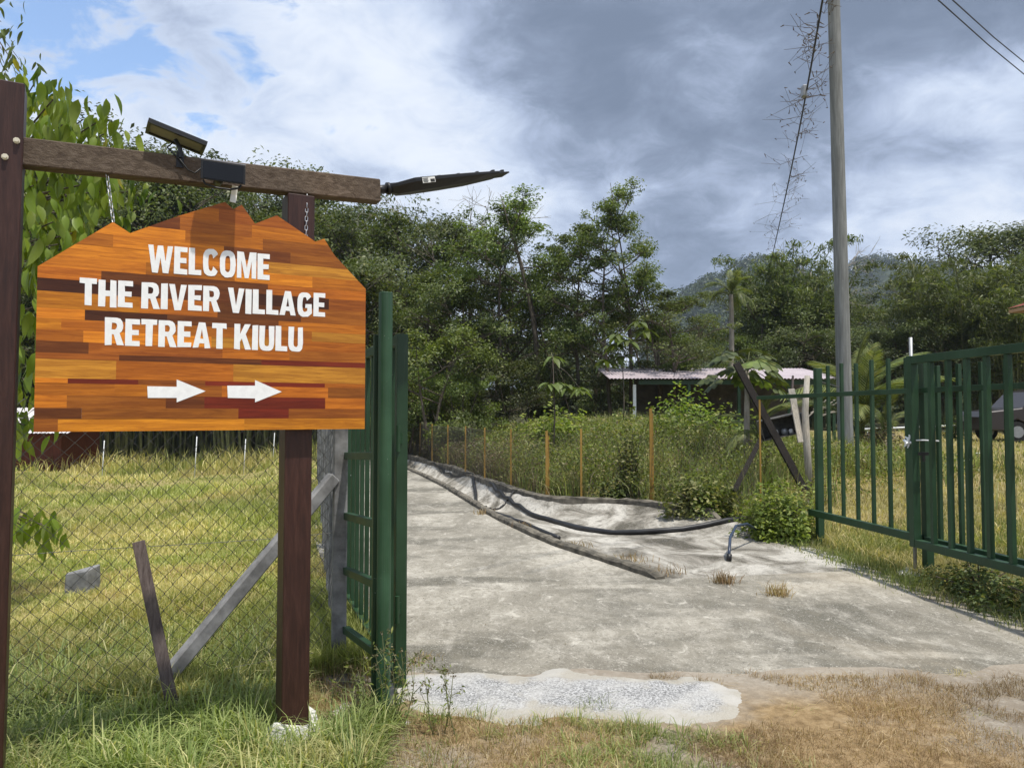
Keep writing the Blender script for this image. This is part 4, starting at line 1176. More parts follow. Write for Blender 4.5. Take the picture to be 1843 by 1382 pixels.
for t_ in ts:
    # straight in the picture and slightly slack in depth
    inv = (1 - t_) / 42 + t_ / 13; d_ = 1 / inv
    px = 1388 + (1481 - 1388) * t_ + 4 * math.sin(t_ * 3.1); py = 470 + (-4 - 470) * t_
    cpts.append(P(px, py, d_))
mb = MB(); mb.tube(cpts, .02, 6); mb.build('wire', M['black_plastic'], cb, True)
c = P(1447, 165, 1 / ((1 - .645) / 42 + .645 / 13)); dv = (cpts[25] - cpts[20]).normalized(); sdv = dv.cross(Vector((0, 1, 0))).normalized()
mb = MB(); mb.bar(c - ZU * .13, c + ZU * .13, .10, .16, side=(1, 0, 0)); mb.build('splice_box', M['grey_metal'], cb, bevel=.015)
rg = np.random.default_rng(31); mb = MB()
for k in range(70):
    t_ = rg.uniform(.02, 1.02); i = int(np.interp(t_, ts, np.arange(len(ts)))); c = cpts[i]; r_ = (c.y / 20) ** .8
    d1 = Vector((rg.choice([-1, 1]) * rg.uniform(.4, 1), rg.normal(0, .4), rg.uniform(-.2, .7))).normalized()
    L = rg.uniform(.25, .75) * r_
    p1 = c + d1 * L * .5 + Vector(rg.normal(0, .05, 3)); p2 = p1 + (d1 + Vector(rg.normal(0, .35, 3))) * L * .5
    mb.tube([c, p1, p2], [.006, .005, .003], 4)
    for q in range(3):
        p3 = p1 + Vector(rg.normal(0, .22 * r_, 3)); mb.tube([p1, p3], [.004, .003], 3); mb.tube([p3, p3 + Vector(rg.normal(0, .05, 3))], [.014, .004], 4)
mb.build('vine', M['bark'], cb)

# ------------------------------------------------------------------ odd timbers behind the railing
def plank(name, a, b, w, t, mat, label, cat='timber', side=(1, 0, 0)):
    mb = MB(); mb.bar(a, b, w, t, side=side); o = mb.build(name, mat, None, bevel=.003); tag(o, label, cat); return o
plank('leaning_timber', P(1325, 654, 12.2), P(1449, 884, 11.6), .11, .05, M['dark_timber'], 'long dark timber leaning down to the right beside a yellow post')
plank('brace_timber', P(1372, 785, 12.0), P(1321, 884, 11.5), .075, .05, M['dark_timber'], 'short black timber prop slanting down to the left under the old box')
def stick(name, pts, r, mat, label, cat='post'):
    mb = MB(); mb.tube(pts, r, 8); o = mb.build(name, mat, None, True); tag(o, label, cat); return o
stick('weathered_post', [P(1459, 905, 11.7), P(1452, 800, 11.75), P(1449, 740, 11.8), P(1453, 676, 11.8)], [.05, .055, .05, .04], M['pale_timber'], 'crooked pale weathered post behind the old box, near the railing')
plank('whitewashed_board', P(1424, 700, 11.95), P(1442, 796, 11.75), .10, .03, M['pale_timber'], 'whitewashed board hanging against the old box', 'board')
plank('thin_lath', P(1427, 676, 12.3), P(1424, 770, 12.2), .03, .03, M['stake_wood'], 'thin grey lath standing behind the whitewashed board', 'lath')
stick('slack_wire', [P(1453, 679, 11.8), P(1480, 688, 12.6), P(1512, 697, 15.9)], .008, M['wire'], 'slack wire from the crooked post to the utility pole', 'wire')
bx = empty('open_box', P(1400, 780, 11.9)); tag(bx, 'open rusty metal box with jars inside, hung between old timbers', 'box')
c = P(1402, 768, 12.05); mb = MB(); ax = Vector((.95, -.1, .22)).normalized(); up = Vector((-.22, 0, .97)).normalized(); dp = ax.cross(up).normalized()
w_, h_, d_ = .58, .30, .28
slab(c - up * h_ / 2, ax, dp, up, w_, d_, .015, mb); slab(c + up * h_ / 2, ax, dp, up, w_, d_, .015, mb)
slab(c - ax * w_ / 2, up, dp, ax, h_, d_, .015, mb); slab(c + ax * w_ / 2, up, dp, ax, h_, d_, .015, mb)
bk = dp if dp.y > 0 else -dp
slab(c + bk * d_ / 2, ax, up, dp, w_, h_, .015, mb); mb.build('case', M['rust_metal'], bx)
mb = MB(); slab(c + ax * (w_ / 2 + .05) - bk * .14, (ax * .5 - bk * .8).normalized(), up, ax, .14, .3, .012, mb); mb.build('lid', M['grey_metal'], bx)
for k, (f, hh, rr, mt) in enumerate(((-.08, .12, .045, 'sticker'), (.06, .10, .05, 'grey_metal'), (.16, .07, .035, 'sticker'))):
    b0_ = c + ax * f - up * (h_ / 2 - .01) - bk * .02; mb = MB(); mb.tube([b0_, b0_ + up * hh * .8, b0_ + up * hh], [rr, rr, rr * .5], 10); mb.build('jar', M[mt], bx, True)

# ------------------------------------------------------------------ hoses along the drain
def apz(x, y):
    d = (AX - x) ** 2 + (AY - y) ** 2; i = np.unravel_index(np.argmin(d), d.shape); return float(AZ[i])
def hose(pxs, r, mat, label, lift=.0, extra=None):
    pts = []
    w = [G(px, py, -.03) for px, py in pxs]
    arr = np.array([(p.x, p.y) for p in w]); c = smooth_curve(arr, 60)
    mb = MB(); mb.tube([Vector((x, y, apz(x, y) + r + lift)) for x, y in c], r, 8)
    if extra: mb.tube(*extra)
    o = mb.build('hose', mat, None, True); tag(o, label, 'hose'); return o
hose([(735, 824), (775, 842), (810, 858), (845, 866), (862, 872), (890, 890), (930, 908), (975, 925), (1020, 937), (1070, 950), (1120, 955), (1180, 955), (1240, 957), (1300, 953), (1345, 950)], .036, M['hose'], 'thick black hose running along the drain up to the bush')
hose([(850, 868), (857, 885), (856, 905), (865, 918), (905, 935), (940, 945), (975, 962), (1005, 975)], .033, M['hose'], 'thick black hose looping down and lying along the kerb')
hose([(865, 914), (885, 908), (915, 901), (945, 897)], .016, M['hose'], 'thin black hose branching off across the drain')
a = G(1312, 1010, 0); b = G(1366, 940, .0)
mb = MB(); mb.tube([Vector((a.x, a.y, apz(a.x, a.y) + .01)), Vector((a.x + .02, a.y + .05, apz(a.x, a.y) + .12)), Vector((a.x + .1, a.y + .3, .2)), Vector((a.x + .28, a.y + .7, .27)), Vector((a.x + .5, a.y + 1.0, .25)), Vector((a.x + .75, a.y + 1.4, .12))], .016, 8)
o = mb.build('hose', M['hose_blue'], None, True); tag(o, 'dark blue hose arching out of the bush with a coupling on its end', 'hose')
mb = MB(); mb.tube([Vector((a.x, a.y, apz(a.x, a.y))), Vector((a.x + .01, a.y + .02, apz(a.x, a.y) + .07))], .028, 10); cpl = mb.build('coupling', M['black_plastic'], None, True); cpl.parent = o

# ------------------------------------------------------------------ shelter, hut, house, car
sh = empty('open_shelter', on(7.3, 27.5)); tag(sh, 'long low open shelter with a faded pink metal roof and white posts', 'shelter')
x0, x1 = X_at(1096, 26), X_at(1516, 26); y0, y1 = 26.0, 29.5; zf_, zk = P(1200, 683, 26).z, P(1200, 668, 26).z + .28
mb = MB(); nrib = 64
for k in range(nrib):
    a, b = x0 + (x1 - x0) * k / nrib, x0 + (x1 - x0) * (k + 1) / nrib; w3 = (b - a) / 3
    mb.add([(a, y0 - .3, zf_), (a + w3, y0 - .3, zf_ + .03), (a + 2 * w3, y0 - .3, zf_ + .03), (b, y0 - .3, zf_), (a, y1, zk), (a + w3, y1, zk + .03), (a + 2 * w3, y1, zk + .03), (b, y1, zk)], [(0, 1, 5, 4), (1, 2, 6, 5), (2, 3, 7, 6)])
rfm = mb.build('roof', M['pink_roof'], sh)
mb = MB(); mb.box((x0 + 1.0, y0 - .05, zf_ - .17), (x1, y0 + .05, zf_ - .02)); mb.build('fascia', M['green_paint'], sh)
for k, px in enumerate((1142, 1240, 1330, 1420, 1500)):
    x = X_at(px, 26); z = gzf(x, 26); mb = MB(); mb.box((x - .05, y0 - .04, z - .1), (x + .05, y0 + .04, zf_ - .17)); mb.build('post', M['white_steel'] if k == 0 else M['green_paint'], sh)
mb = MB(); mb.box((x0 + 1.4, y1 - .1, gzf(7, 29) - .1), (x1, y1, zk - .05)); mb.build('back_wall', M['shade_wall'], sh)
for k in range(9):
    x = X_at(1478 + 5 * k, 25); mb = MB(); z = gzf(x, 25.2)
    mb.bar((x - .35, 25.2 + .03 * k, z + .9 + .12 * (k % 3)), (x + .3, 25.2 + .03 * k, z + 1.5 - .15 * (k % 4)), .03, .03); mb.build('lattice_strip', M['pale_timber'], sh)

hut = empty('hut', on(X_at(60, 29), 29)); tag(hut, 'small red-brown timber hut with a pale metal roof at the edge of the field', 'hut')
hx0, hx1 = X_at(-60, 28), X_at(112, 28); hz = gzf(hx1, 28); zt_ = P(100, 785, 28).z
mb = MB(); mb.box((hx0, 28, hz - .2), (hx1, 30.6, zt_ + .25)); mb.build('wall', M['hut_wall'], hut)
for k in range(4):
    mb = MB(); mb.box((hx0 - .05, 27.9 - .02 * k, zt_ + .0 + .085 * k), (hx1 + .06, 27.98, zt_ + .07 + .085 * k)); mb.build('eave_board', M['hut_wall'], hut)
mb = MB(); ze = P(100, 781, 27.6).z
n = 30
for k in range(n):
    a, b = hx0 - .4 + (hx1 + .95 - hx0) * k / n, hx0 - .4 + (hx1 + .95 - hx0) * (k + 1) / n
    mb.add([(a, 27.4, ze + .02), ((a + b) / 2, 27.4, ze + .05), (b, 27.4, ze + .02), (a, 30.8, ze + .95), ((a + b) / 2, 30.8, ze + .98), (b, 30.8, ze + .95)], [(0, 1, 4, 3), (1, 2, 5, 4)])
mb.build('roof', M['metal_roof'], hut)
for px, d_, h_ in ((352, 24, 1.0), (186, 25, 1.0), (440, 26, .9), (492, 28, .9)):
    a = on(X_at(px, d_), d_); mb = MB().at(a); mb.tube([a - ZU * .1, a + ZU * (h_ + .3) + Vector((.06, 0, 0))], .014, 7); o = mb.build('field_marker', M['white_steel'], None, True); o.location = a
    tag(o, 'thin whitish marker stick standing at the far edge of the field', 'stick', 'marker sticks at the edge of the field')
# concrete stub in the grass
a = on(-3.62, 6.55); mb = MB().at(a); rg = np.random.default_rng(3)
pr_ = [(-.11, -.1), (.10, -.11), (.11, .1), (-.10, .12)]
mb.add([a + Vector((x, y, -.1)) for x, y in pr_] + [a + Vector((x * .92, y * .92, .24 + z)) for (x, y), z in zip(pr_, (.0, .03, .05, -.02))], [(0, 3, 2, 1), (4, 5, 6, 7), (0, 1, 5, 4), (1, 2, 6, 5), (2, 3, 7, 6), (3, 0, 4, 7)])
o = mb.build('concrete_stub', M['concrete_post'], None, bevel=.012); o.location = a; tag(o, 'short broken concrete stub in the field behind the chain-link fence', 'stub')

hs = empty('house', (X_at(1990, 22), 22, gzf(14, 22))); tag(hs, 'house with a red tiled roof whose eave corner shows behind the railing', 'house')
cx = X_at(1817, 29); zt_ = P(1817, 557, 29).z
mb = MB()
ex = cx + 9
rr = []
# hipped roof with tile courses
for k in range(12):
    f0, f1 = k / 12, (k + 1) / 12; ins = 4.0
    a0 = (cx + ins * f0, 21 + ins * f0, zt_ + 2.0 * f0 + .03); a1 = (cx + ins * f1, 21 + ins * f1, zt_ + 2.0 * f1)
    b0_ = (ex, 21 + ins * f0, a0[2]); b1_ = (ex, 21 + ins * f1, a1[2]); c0_ = (cx + ins * f0, 29 - ins * f0 + .02, a0[2]); c1_ = (cx + ins * f1, 29 - ins * f1 + .02, a1[2])
    m1 = MB(); m1.add([a0, b0_, b1_, a1], [(0, 1, 2, 3)]); m1.add([a0, a1, c1_, c0_], [(0, 1, 2, 3)]); m1.build('tile_course', M['tile'], hs)
for k in range(26):
    x = cx + .12 + k * .3; m1 = MB(); m1.tube([(x, 20.98, zt_ + .03), (x, 21.8, zt_ + .46)], .06, 6); m1.build('tile', M['tile'], hs)
m1 = MB(); m1.box((cx + .05, 21.05, zt_ - .14), (ex, 29, zt_ - .02)); m1.build('soffit', M['soffit'], hs)
m1 = MB(); m1.box((cx + 1.1, 22.1, gzf(cx + 2, 22) - .2), (ex - .2, 28.5, zt_ - .16)); m1.build('wall', M['house_wall'], hs)

car = empty('parked_car', on(X_at(1755, 24), 24)); tag(car, 'dark brown car parked on the grass, seen through the gate bars', 'car')
cx0 = X_at(1748, 24); cz = gzf(cx0 + 1.5, 24) ; cyl = 23.2
body = [(0, .35), (.02, .75), (.12, .92), (1.05, 1.02), (1.55, 1.52), (2.0, 1.62), (3.2, 1.62), (3.9, 1.1), (4.25, 1.0), (4.3, .4), (3.85, .33), (3.75, .55), (3.5, .68), (3.25, .55), (3.15, .3), (1.25, .3), (1.15, .55), (.9, .68), (.65, .55), (.55, .33)]
mb = MB(); mb.prism(body, (1, 0, 0), (0, 0, 1), (cx0, cyl, cz), (0, 1.62, 0)); mb.build('body', M['car_paint'], car, bevel=.03)
for poly in ([(1.2, 1.04), (1.62, 1.46), (2.05, 1.53), (2.05, 1.04)], [(2.15, 1.04), (2.15, 1.54), (3.1, 1.54), (3.55, 1.08)]):
    mb = MB(); mb.prism(poly, (1, 0, 0), (0, 0, 1), (cx0, cyl - .006, cz), (0, .004, 0)); mb.build('window', M['car_glass'], car)
for wx in (.9, 3.5):
    for yy in (cyl - .01, cyl + 1.43):
        mb = MB(); c = Vector((cx0 + wx, yy, cz + .30)); mb.tube([c, c + Vector((0, .2, 0))], .31, 20)
        w = mb.build('wheel', M['tyre'], car); mb = MB(); mb.tube([c - Vector((0, .012, 0)), c], .18, 14); r_ = mb.build('rim', M['alu'], None); r_.parent = w; r_.location = -Vector(car.location)
for yy in (cyl + .2, cyl + 1.35):
    mb = MB(); mb.box((cx0 + .0, yy - .15, cz + .62), (cx0 + .1, yy + .15, cz + .78)); mb.build('headlight', M['alu'], car)
mb = MB(); mb.box((cx0 + 1.35, cyl - .16, cz + 1.0), (cx0 + 1.47, cyl - .01, cz + 1.13)); mb.build('mirror', M['alu'], car, bevel=.02)
a = on(X_at(1755, 19.5), 19.5); mb = MB(); mb.tube([a + ZU * .03, a + Vector((.45, .1, .03))], .03, 8); o = mb.build('white_pipe', M['white_steel'], None, True); tag(o, 'short white pipe lying on the lawn behind the gate', 'pipe')
mb = MB(); za = gzf(9, 26)
mb.tube([(X_at(1545, 25), 25, gzf(X_at(1545, 25), 25) + .42), (X_at(1700, 27), 27, gzf(X_at(1700, 27), 27) + .46), (X_at(1760, 27.5), 27.5, gzf(X_at(1760, 27.5), 27.5) + .45)], .035, 6)
for px, d_ in ((1560, 25.2), (1640, 26.2), (1735, 27.2)):
    x = X_at(px, d_); mb.tube([(x, d_, gzf(x, d_) - .1), (x, d_, gzf(x, d_) + .44)], .03, 6)
o = mb.build('pipe_rail', M['white_steel'], None, True); tag(o, 'low white pipe rail along the far side of the lawn', 'rail')

# ------------------------------------------------------------------ rubble near the sign foot
rg = np.random.default_rng(17)
def rock(loc, s, squash=.6, name='rock'):
    bm = bmesh.new(); bmesh.ops.create_icosphere(bm, subdivisions=2, radius=1)
    ph = rg.uniform(0, 6, 6)
    for v in bm.verts:
        c = v.co; k = 1 + .16 * math.sin(3 * c.x + ph[0]) + .16 * math.sin(3.4 * c.y + ph[1]) + .13 * math.sin(4 * c.z + ph[2]) + .09 * math.sin(7 * c.x + 5 * c.y + ph[3]) + .05 * rg.normal()
        v.co = Vector((c.x * k * s, c.y * k * s * .8, c.z * k * s * squash))
    me = bpy.data.meshes.new(name); bm.to_mesh(me); bm.free()
    o = link(name, me, None, M['rock']); o.location = loc; o.rotation_euler = (0, 0, rg.uniform(0, 6)); return o
for k in range(15):
    px, py = rg.uniform(575, 660), rg.uniform(1275, 1345); p = G(px, py, -.02)
    tag(rock(p + ZU * .012, rg.uniform(.02, .05)), 'pale broken cement lump in the rubble between sign foot and gate post', 'rock', 'rubble lumps by the gate post')
for k in range(9):
    px, py = rg.uniform(690, 770), rg.uniform(1290, 1335); p = G(px, py, -.02)
    tag(rock(p + ZU * .01, rg.uniform(.018, .04)), 'grey gravelly lump at the edge of the gravel patch', 'rock', 'lumps at the gravel edge')
p = G(1645, 1035, 0); tag(rock(p + ZU * .0, .20, .22, 'broken_slab'), 'flat broken pale concrete piece beside the foot of the railing', 'slab')
p = G(385, 1368, -.03); o = rock(p + ZU * .03, .035, .35, 'white_litter'); o.scale = (2.0, .8, 1); o.data.materials.clear(); o.data.materials.append(M['white_steel']); tag(o, 'small white plastic scrap lying in the long verge grass', 'litter')
p = G(1490, 1355, -.03); mb = MB().at(p); mb.bar(p + Vector((-.03, 0, .012)), p + Vector((.015, .09, .018)), .022, .012); o = mb.build('wood_chip', M['pale_timber'], None); o.location = p; tag(o, 'small pale wood chip lying on the dry grass', 'wood chip')
mb = MB(); a = G(640, 1222, 0); pts = [(a.x + .25 * math.cos(t) * (1 + .2 * math.sin(3 * t)), a.y + .16 * math.sin(t) * (1 + .2 * math.cos(2 * t))) for t in np.linspace(0, 2 * math.pi, 26, endpoint=False)]
o = link('footing_slab', sheet_poly('footing_slab', pts, .03, .1, M['concrete'])); tag(o, 'small grey concrete pad at the foot of the fence corner post', 'slab')
# ------------------------------------------------------------------ vegetation
def unit(v): return v / np.maximum(np.linalg.norm(v, axis=-1, keepdims=True), 1e-9)
def leaves(C, rng, size, aspect=.45, up=.5, droop=.2, outward=None):
    """one diamond quad per leaf at centres C"""
    n = len(C)
    nrm = rng.normal(0, 1, (n, 3)); nrm[:, 2] = np.abs(nrm[:, 2]) + up * 2
    if outward is not None: nrm = nrm + outward * 1.2
    nrm = unit(nrm)
    d = rng.normal(0, 1, (n, 3)); d[:, 2] -= droop * 2.2
    d = unit(d - nrm * (d * nrm).sum(-1, keepdims=True)); s = np.cross(nrm, d)
    L = size * rng.uniform(.6, 1.25, (n, 1)); w = L * aspect
    fold = nrm * (L * .08)
    V = np.stack([C - d * L * .5, C + s * w * .5 + fold - d * L * .05, C + d * L * .5 - nrm * L * .12, C - s * w * .5 + fold - d * L * .05], 1).reshape(-1, 3)
    Q = np.arange(4 * n).reshape(n, 4)
    return V, Q
def bez(a, b, c, n):
    t = np.linspace(0, 1, n)[:, None]; return (1 - t) ** 2 * a + 2 * t * (1 - t) * b + t * t * c
class Tree:
    """local mesh pair: trunk with limbs, crown of leaves gathered round the twig ends"""
    def __init__(s, seed, H, Rc, base=.3, nl=12, nsub=5, per=90, size=.16, cl=.5, aspect=.45, mat='leaf_dark', bark='bark', trunk_r=.13, shape=1.0, spread=1.0, forks=1, droop=.2, up=.5, lean=0., flat=.75):
        r = np.random.default_rng(seed)
        mb = MB(); tips = []; wts = []
        for fk in range(forks):
            off = r.normal(0, .25, 2) * (forks > 1); ang0 = r.uniform(0, 6.28)
            ln = np.array([math.cos(ang0), math.sin(ang0)]) * (lean + (.18 * H if forks > 1 else .03 * H))
            tp = [np.array([off[0] * k + ln[0] * k ** 1.5 + .02 * H * math.sin(k * 5 + seed), off[1] * k + ln[1] * k ** 1.5 + .02 * H * math.cos(k * 4 + seed), H * .93 * k]) for k in np.linspace(0, 1, 9)]
            tp[0][2] = -.3
            rr = [trunk_r * (1 - .88 * k) for k in np.linspace(0, 1, 9)]; mb.tube([Vector(p) for p in tp], rr, 7)
            tpa = np.array(tp)
            for i in range(nl // forks):
                f = base + (1 - base) * ((i + r.uniform(.2, .8)) / (nl / forks)) ** .85; f = min(f, .98)
                o = np.array([np.interp(f, np.linspace(0, 1, 9), tpa[:, k]) for k in range(3)])
                q = (f - base) / (1 - base)
                prof = (math.sin(math.pi * min(1, q * .85 + .18)) ** .7) * (1 if shape == 1 else (1 - q) ** .5 + .2)
                L = Rc * prof * r.uniform(.65, 1.15) * spread; az = i * 2.4 + r.normal(0, .35)
                e = o + np.array([math.cos(az) * L, math.sin(az) * L, L * r.uniform(.05, .65)]); m = (o + e) / 2 + np.array([0, 0, -.08 * L])
                b = bez(o, m, e, 5); mb.tube([Vector(p) for p in b], [trunk_r * .42 * (1 - .8 * k) * (1 - .5 * f) + .006 for k in np.linspace(0, 1, 5)], 5, cap=False)
                for j in range(nsub):
                    t = r.uniform(.35, 1.0); o2 = o + (e - o) * t; dv = r.normal(0, 1, 3); dv[2] = abs(dv[2]) * .7 - .05
                    dv = dv / np.linalg.norm(dv); e2 = o2 + dv * L * r.uniform(.2, .5) + (e - o) / max(L, .1) * .2 * L
                    mb.tube([Vector(o2), Vector((o2 + e2) / 2 + r.normal(0, .04, 3)), Vector(e2)], [.02 * H / 10, .014 * H / 10, .006], 4, cap=False)
                    tips.append(e2); wts.append(cl * r.uniform(.6, 1.25))
        tips = np.array(tips); wts = np.array(wts); ctr = tips.mean(0)
        C = []
        for tpt, w in zip(tips, wts):
            k = int(per * r.uniform(.55, 1.3)); g = r.normal(0, 1, (k, 3)); g = unit(g) * (r.uniform(0, 1, (k, 1)) ** .45) * w; g[:, 2] *= flat
            C.append(tpt + g)
        C = np.concatenate(C); C = C[C[:, 2] > .15]
        V, Q = leaves(C, r, size, aspect, up, droop, unit(C - ctr) * .8)
        s.crown = np_mesh('crown', V, quads=Q, mat=M[mat]); s.trunk = mb.mesh('trunk', M[bark], True); s.H = float(C[:, 2].max())
    def place(s, name, loc, scale, rz, label, cat='tree', group=None, sxy=1.0):
        o = empty(name, loc, rz); o.scale = (scale * sxy, scale * sxy, scale); tag(o, label, cat, group)
        link('trunk', s.trunk, o); link('crown', s.crown, o); return o

class Bamboo:
    def __init__(s, seed, H=10, n=26, per=24, nodes=16, size=.30, spread=2.6, mat='leaf_bamboo', r0=.9):
        r = np.random.default_rng(seed); mb = MB(); C = []; D = []
        for i in range(n):
            a = r.uniform(0, 6.28); rad = r0 * r.uniform(0, 1) ** .5; b0 = np.array([math.cos(a) * rad, math.sin(a) * rad, -.2]); h = H * r.uniform(.6, 1.0)
            a2 = a + r.normal(0, .4); sp = spread * r.uniform(.35, 1.1)
            mid = b0 + np.array([math.cos(a2) * sp * .25, math.sin(a2) * sp * .25, h * 1.0]); tip = b0 + np.array([math.cos(a2) * sp, math.sin(a2) * sp, h * r.uniform(.72, .98)])
            c = bez(b0, mid, tip, 12); mb.tube([Vector(p) for p in c], [.045 * (1 - .88 * k) + .004 for k in np.linspace(0, 1, 12)], 5, cap=False)
            for k in range(nodes):
                t = r.uniform(.22, 1.0); p = np.array([np.interp(t, np.linspace(0, 1, 12), c[:, q]) for q in range(3)])
                w = .75 * (1.15 - .7 * t); g = r.normal(0, 1, (per, 3)) * np.array([w, w, w * .42]) * .62; g[:, 2] -= .12 * np.abs(g[:, 0]) + .12 * np.abs(g[:, 1])
                C.append(p + g)
        C = np.concatenate(C); C = C[C[:, 2] > .2]
        V, Q = leaves(C, r, size, .2, .25, .55)
        s.crown = np_mesh('crown', V, quads=Q, mat=M[mat]); s.trunk = mb.mesh('trunk', M['culm'], True); s.H = float(C[:, 2].max())
    place = Tree.place

TD = [Tree(101, 10, 4.2, .16, 18, 6, 95, .20, .85, mat='leaf_dark', trunk_r=.17), Tree(102, 10, 4.6, .12, 20, 6, 90, .20, .85, mat='leaf_dark', trunk_r=.17, forks=2), Tree(103, 10, 3.8, .18, 18, 6, 95, .19, .8, mat='leaf_mid', trunk_r=.16)]
TS = [Tree(111, 11, 2.8, .30, 17, 5, 120, .17, .62, mat='leaf_mid', trunk_r=.13, flat=.6), Tree(112, 11, 2.5, .34, 15, 5, 110, .17, .56, mat='leaf_light', trunk_r=.12, forks=2, flat=.6), Tree(113, 11, 2.6, .3, 16, 5, 100, .16, .54, mat='leaf_mid', trunk_r=.12, flat=.6)]
TB = [Tree(121, 5, 2.3, .04, 18, 6, 80, .14, .5, mat='leaf_light', trunk_r=.07, forks=3), Tree(122, 4.5, 2.4, .03, 16, 6, 80, .15, .5, mat='leaf_mid', trunk_r=.06, forks=3), Tree(123, 4.5, 2.4, .03, 16, 6, 75, .15, .55, mat='leaf_dark', trunk_r=.06, forks=3)]
BB = [Bamboo(131), Bamboo(132, 9, 24, 26, 15, .3, 3.2), Bamboo(133, 9, 30, 20, 14, .3, 2.2, 'leaf_dark')]

def plant(proto, name, px, ytop, d, label, group=None, sxy=1.0, rz=None, cat='tree', dx=0):
    x = X_at(px, d); g = on(x, d)
    top_z = P(px, ytop, d).z; sc_ = (top_z - g.z) / proto.H
    return proto.place(name, g, sc_, (px * .37) % 6.28 if rz is None else rz, label, cat, group, sxy)
LD = 'dense dark broadleaf tree in the wood behind the yellow post fence'; GD = 'dark trees behind the yellow post fence'
for i, (px, yt, d, w) in enumerate([(625, 395, 44, 1.0), (672, 372, 41, .95), (735, 368, 38, 1.0), (800, 374, 38, .9), (862, 392, 36, .9), (655, 470, 33, 1.1), (905, 470, 33, 1.1), (990, 500, 34, 1.1), (760, 480, 31, 1.0), (1075, 520, 35, 1.1), (1160, 540, 36, 1.1), (840, 500, 29, 1.0)]):
    plant(TD[i % 3], 'broadleaf_tree', px, yt, d, LD, GD, w)
LS = 'tall sparse tree with sky showing through its crown, behind the weedy bank'; GS = 'tall sparse trees behind the weedy bank'
for i, (px, yt, d, w) in enumerate([(905, 372, 30, .95), (965, 362, 29, 1.1), (1045, 402, 30, 1.0), (1092, 372, 28.5, .9), (1185, 478, 29, 1.05)]):
    plant(TS[i % 3], 'sparse_tree', px, yt, d, LS, GS, w)
plant(TS[1], 'sparse_tree', 1135, 338, 29, 'tallest thin-topped tree above the shelter roof end', None, .72)
plant(TS[2], 'sparse_tree', 1205, 520, 28, 'low spreading tree overhanging the end of the shelter roof', None, 1.5)
LB = 'leafy undergrowth bush at the foot of the wood'; GB = 'bushes at the foot of the wood'
k = 0
for px in range(700, 1080, 42):
    plant(TB[1 + k % 2], 'bush', px, 640 + (k * 37) % 60, 27.5 + (k * 7 % 5) * .6, LB, GB, 1.15, cat='bush'); k += 1
plant(TB[0], 'bush', 778, 582, 24.0, 'tall bright round-leaved bush beyond the end of the drive', None, 1.0, cat='bush')
plant(TB[0], 'bush', 735, 650, 26, 'lower bright bush beside the tall bush beyond the drive', None, 1.0, rz=2., cat='bush')
plant(TB[0], 'bush', 828, 665, 24.5, 'pale bush trailing down to the yellow post fence', None, 1.0, rz=4., cat='bush')
# right-hand wood
LR = 'dark tree in the wood beyond the lawn'; GR = 'dark trees beyond the lawn'
for i, (px, yt, d, w) in enumerate([(1258, 580, 46, 1.0), (1372, 492, 50, .9), (1375, 520, 42, 1.2), (1540, 520, 55, .9), (1600, 528, 52, 1.0), (1500, 540, 42, 1.2), (1710, 505, 44, 1.0), (1760, 470, 46, 1.2), (1805, 405, 50, 1.1), (1850, 388, 48, 1.1), (1640, 575, 38, 1.3), (1730, 570, 36, 1.3), (1570, 590, 38, 1.3), (1440, 580, 40, 1.3), (1322, 600, 40, 1.2), (1820, 560, 34, 1.3), (1900, 420, 42, 1.2), (1240, 600, 37, 1.2)]):
    plant(TD[i % 3], 'broadleaf_tree', px, yt, d, LR, GR, w)
LM = 'feathery bamboo clump rising above the wood beyond the lawn'; GM = 'bamboo clumps beyond the lawn'
for i, (px, yt, d, w) in enumerate([(1405, 440, 44, 1.0), (1455, 448, 43, .85), (1705, 466, 38, 1.0), (1740, 452, 37, 1.1), (1795, 470, 36, 1.2), (1660, 545, 40, .9), (1845, 500, 33, 1.2), (1388, 500, 46, .9)]):
    plant(BB[i % 2], 'bamboo_clump', px, yt, d, LM, GM, w, cat='bamboo')
# edge of the field on the left: bamboo-like stems in shade below the hillside wood
LF = 'dark bamboo clump with pale stems at the far edge of the field'; GF = 'bamboo clumps at the edge of the field'
for i, px in enumerate(range(-60, 660, 62)):
    plant(BB[2 if i % 3 else 0], 'bamboo_clump', px, 520 - (i * 53) % 70, 33 + (i * 5) % 4, LF, GF, 1.25, cat='bamboo')
LH_ = 'dark broadleaf tree on the hillside above the sign'; GH = 'trees on the hillside above the sign'
for i, (px, yt, d) in enumerate([(225, 235, 46), (262, 262, 44), (330, 268, 48), (400, 285, 46), (455, 322, 50), (585, 302, 52), (150, 240, 48), (80, 230, 50), (300, 300, 40), (380, 330, 40), (470, 350, 42), (540, 370, 44), (520, 345, 50), (20, 250, 46), (190, 300, 40), (610, 352, 50), (100, 330, 40), (440, 372, 38), (660, 385, 52)]):
    plant(TD[i % 3], 'broadleaf_tree', px, yt, d, LH_, GH, .85)

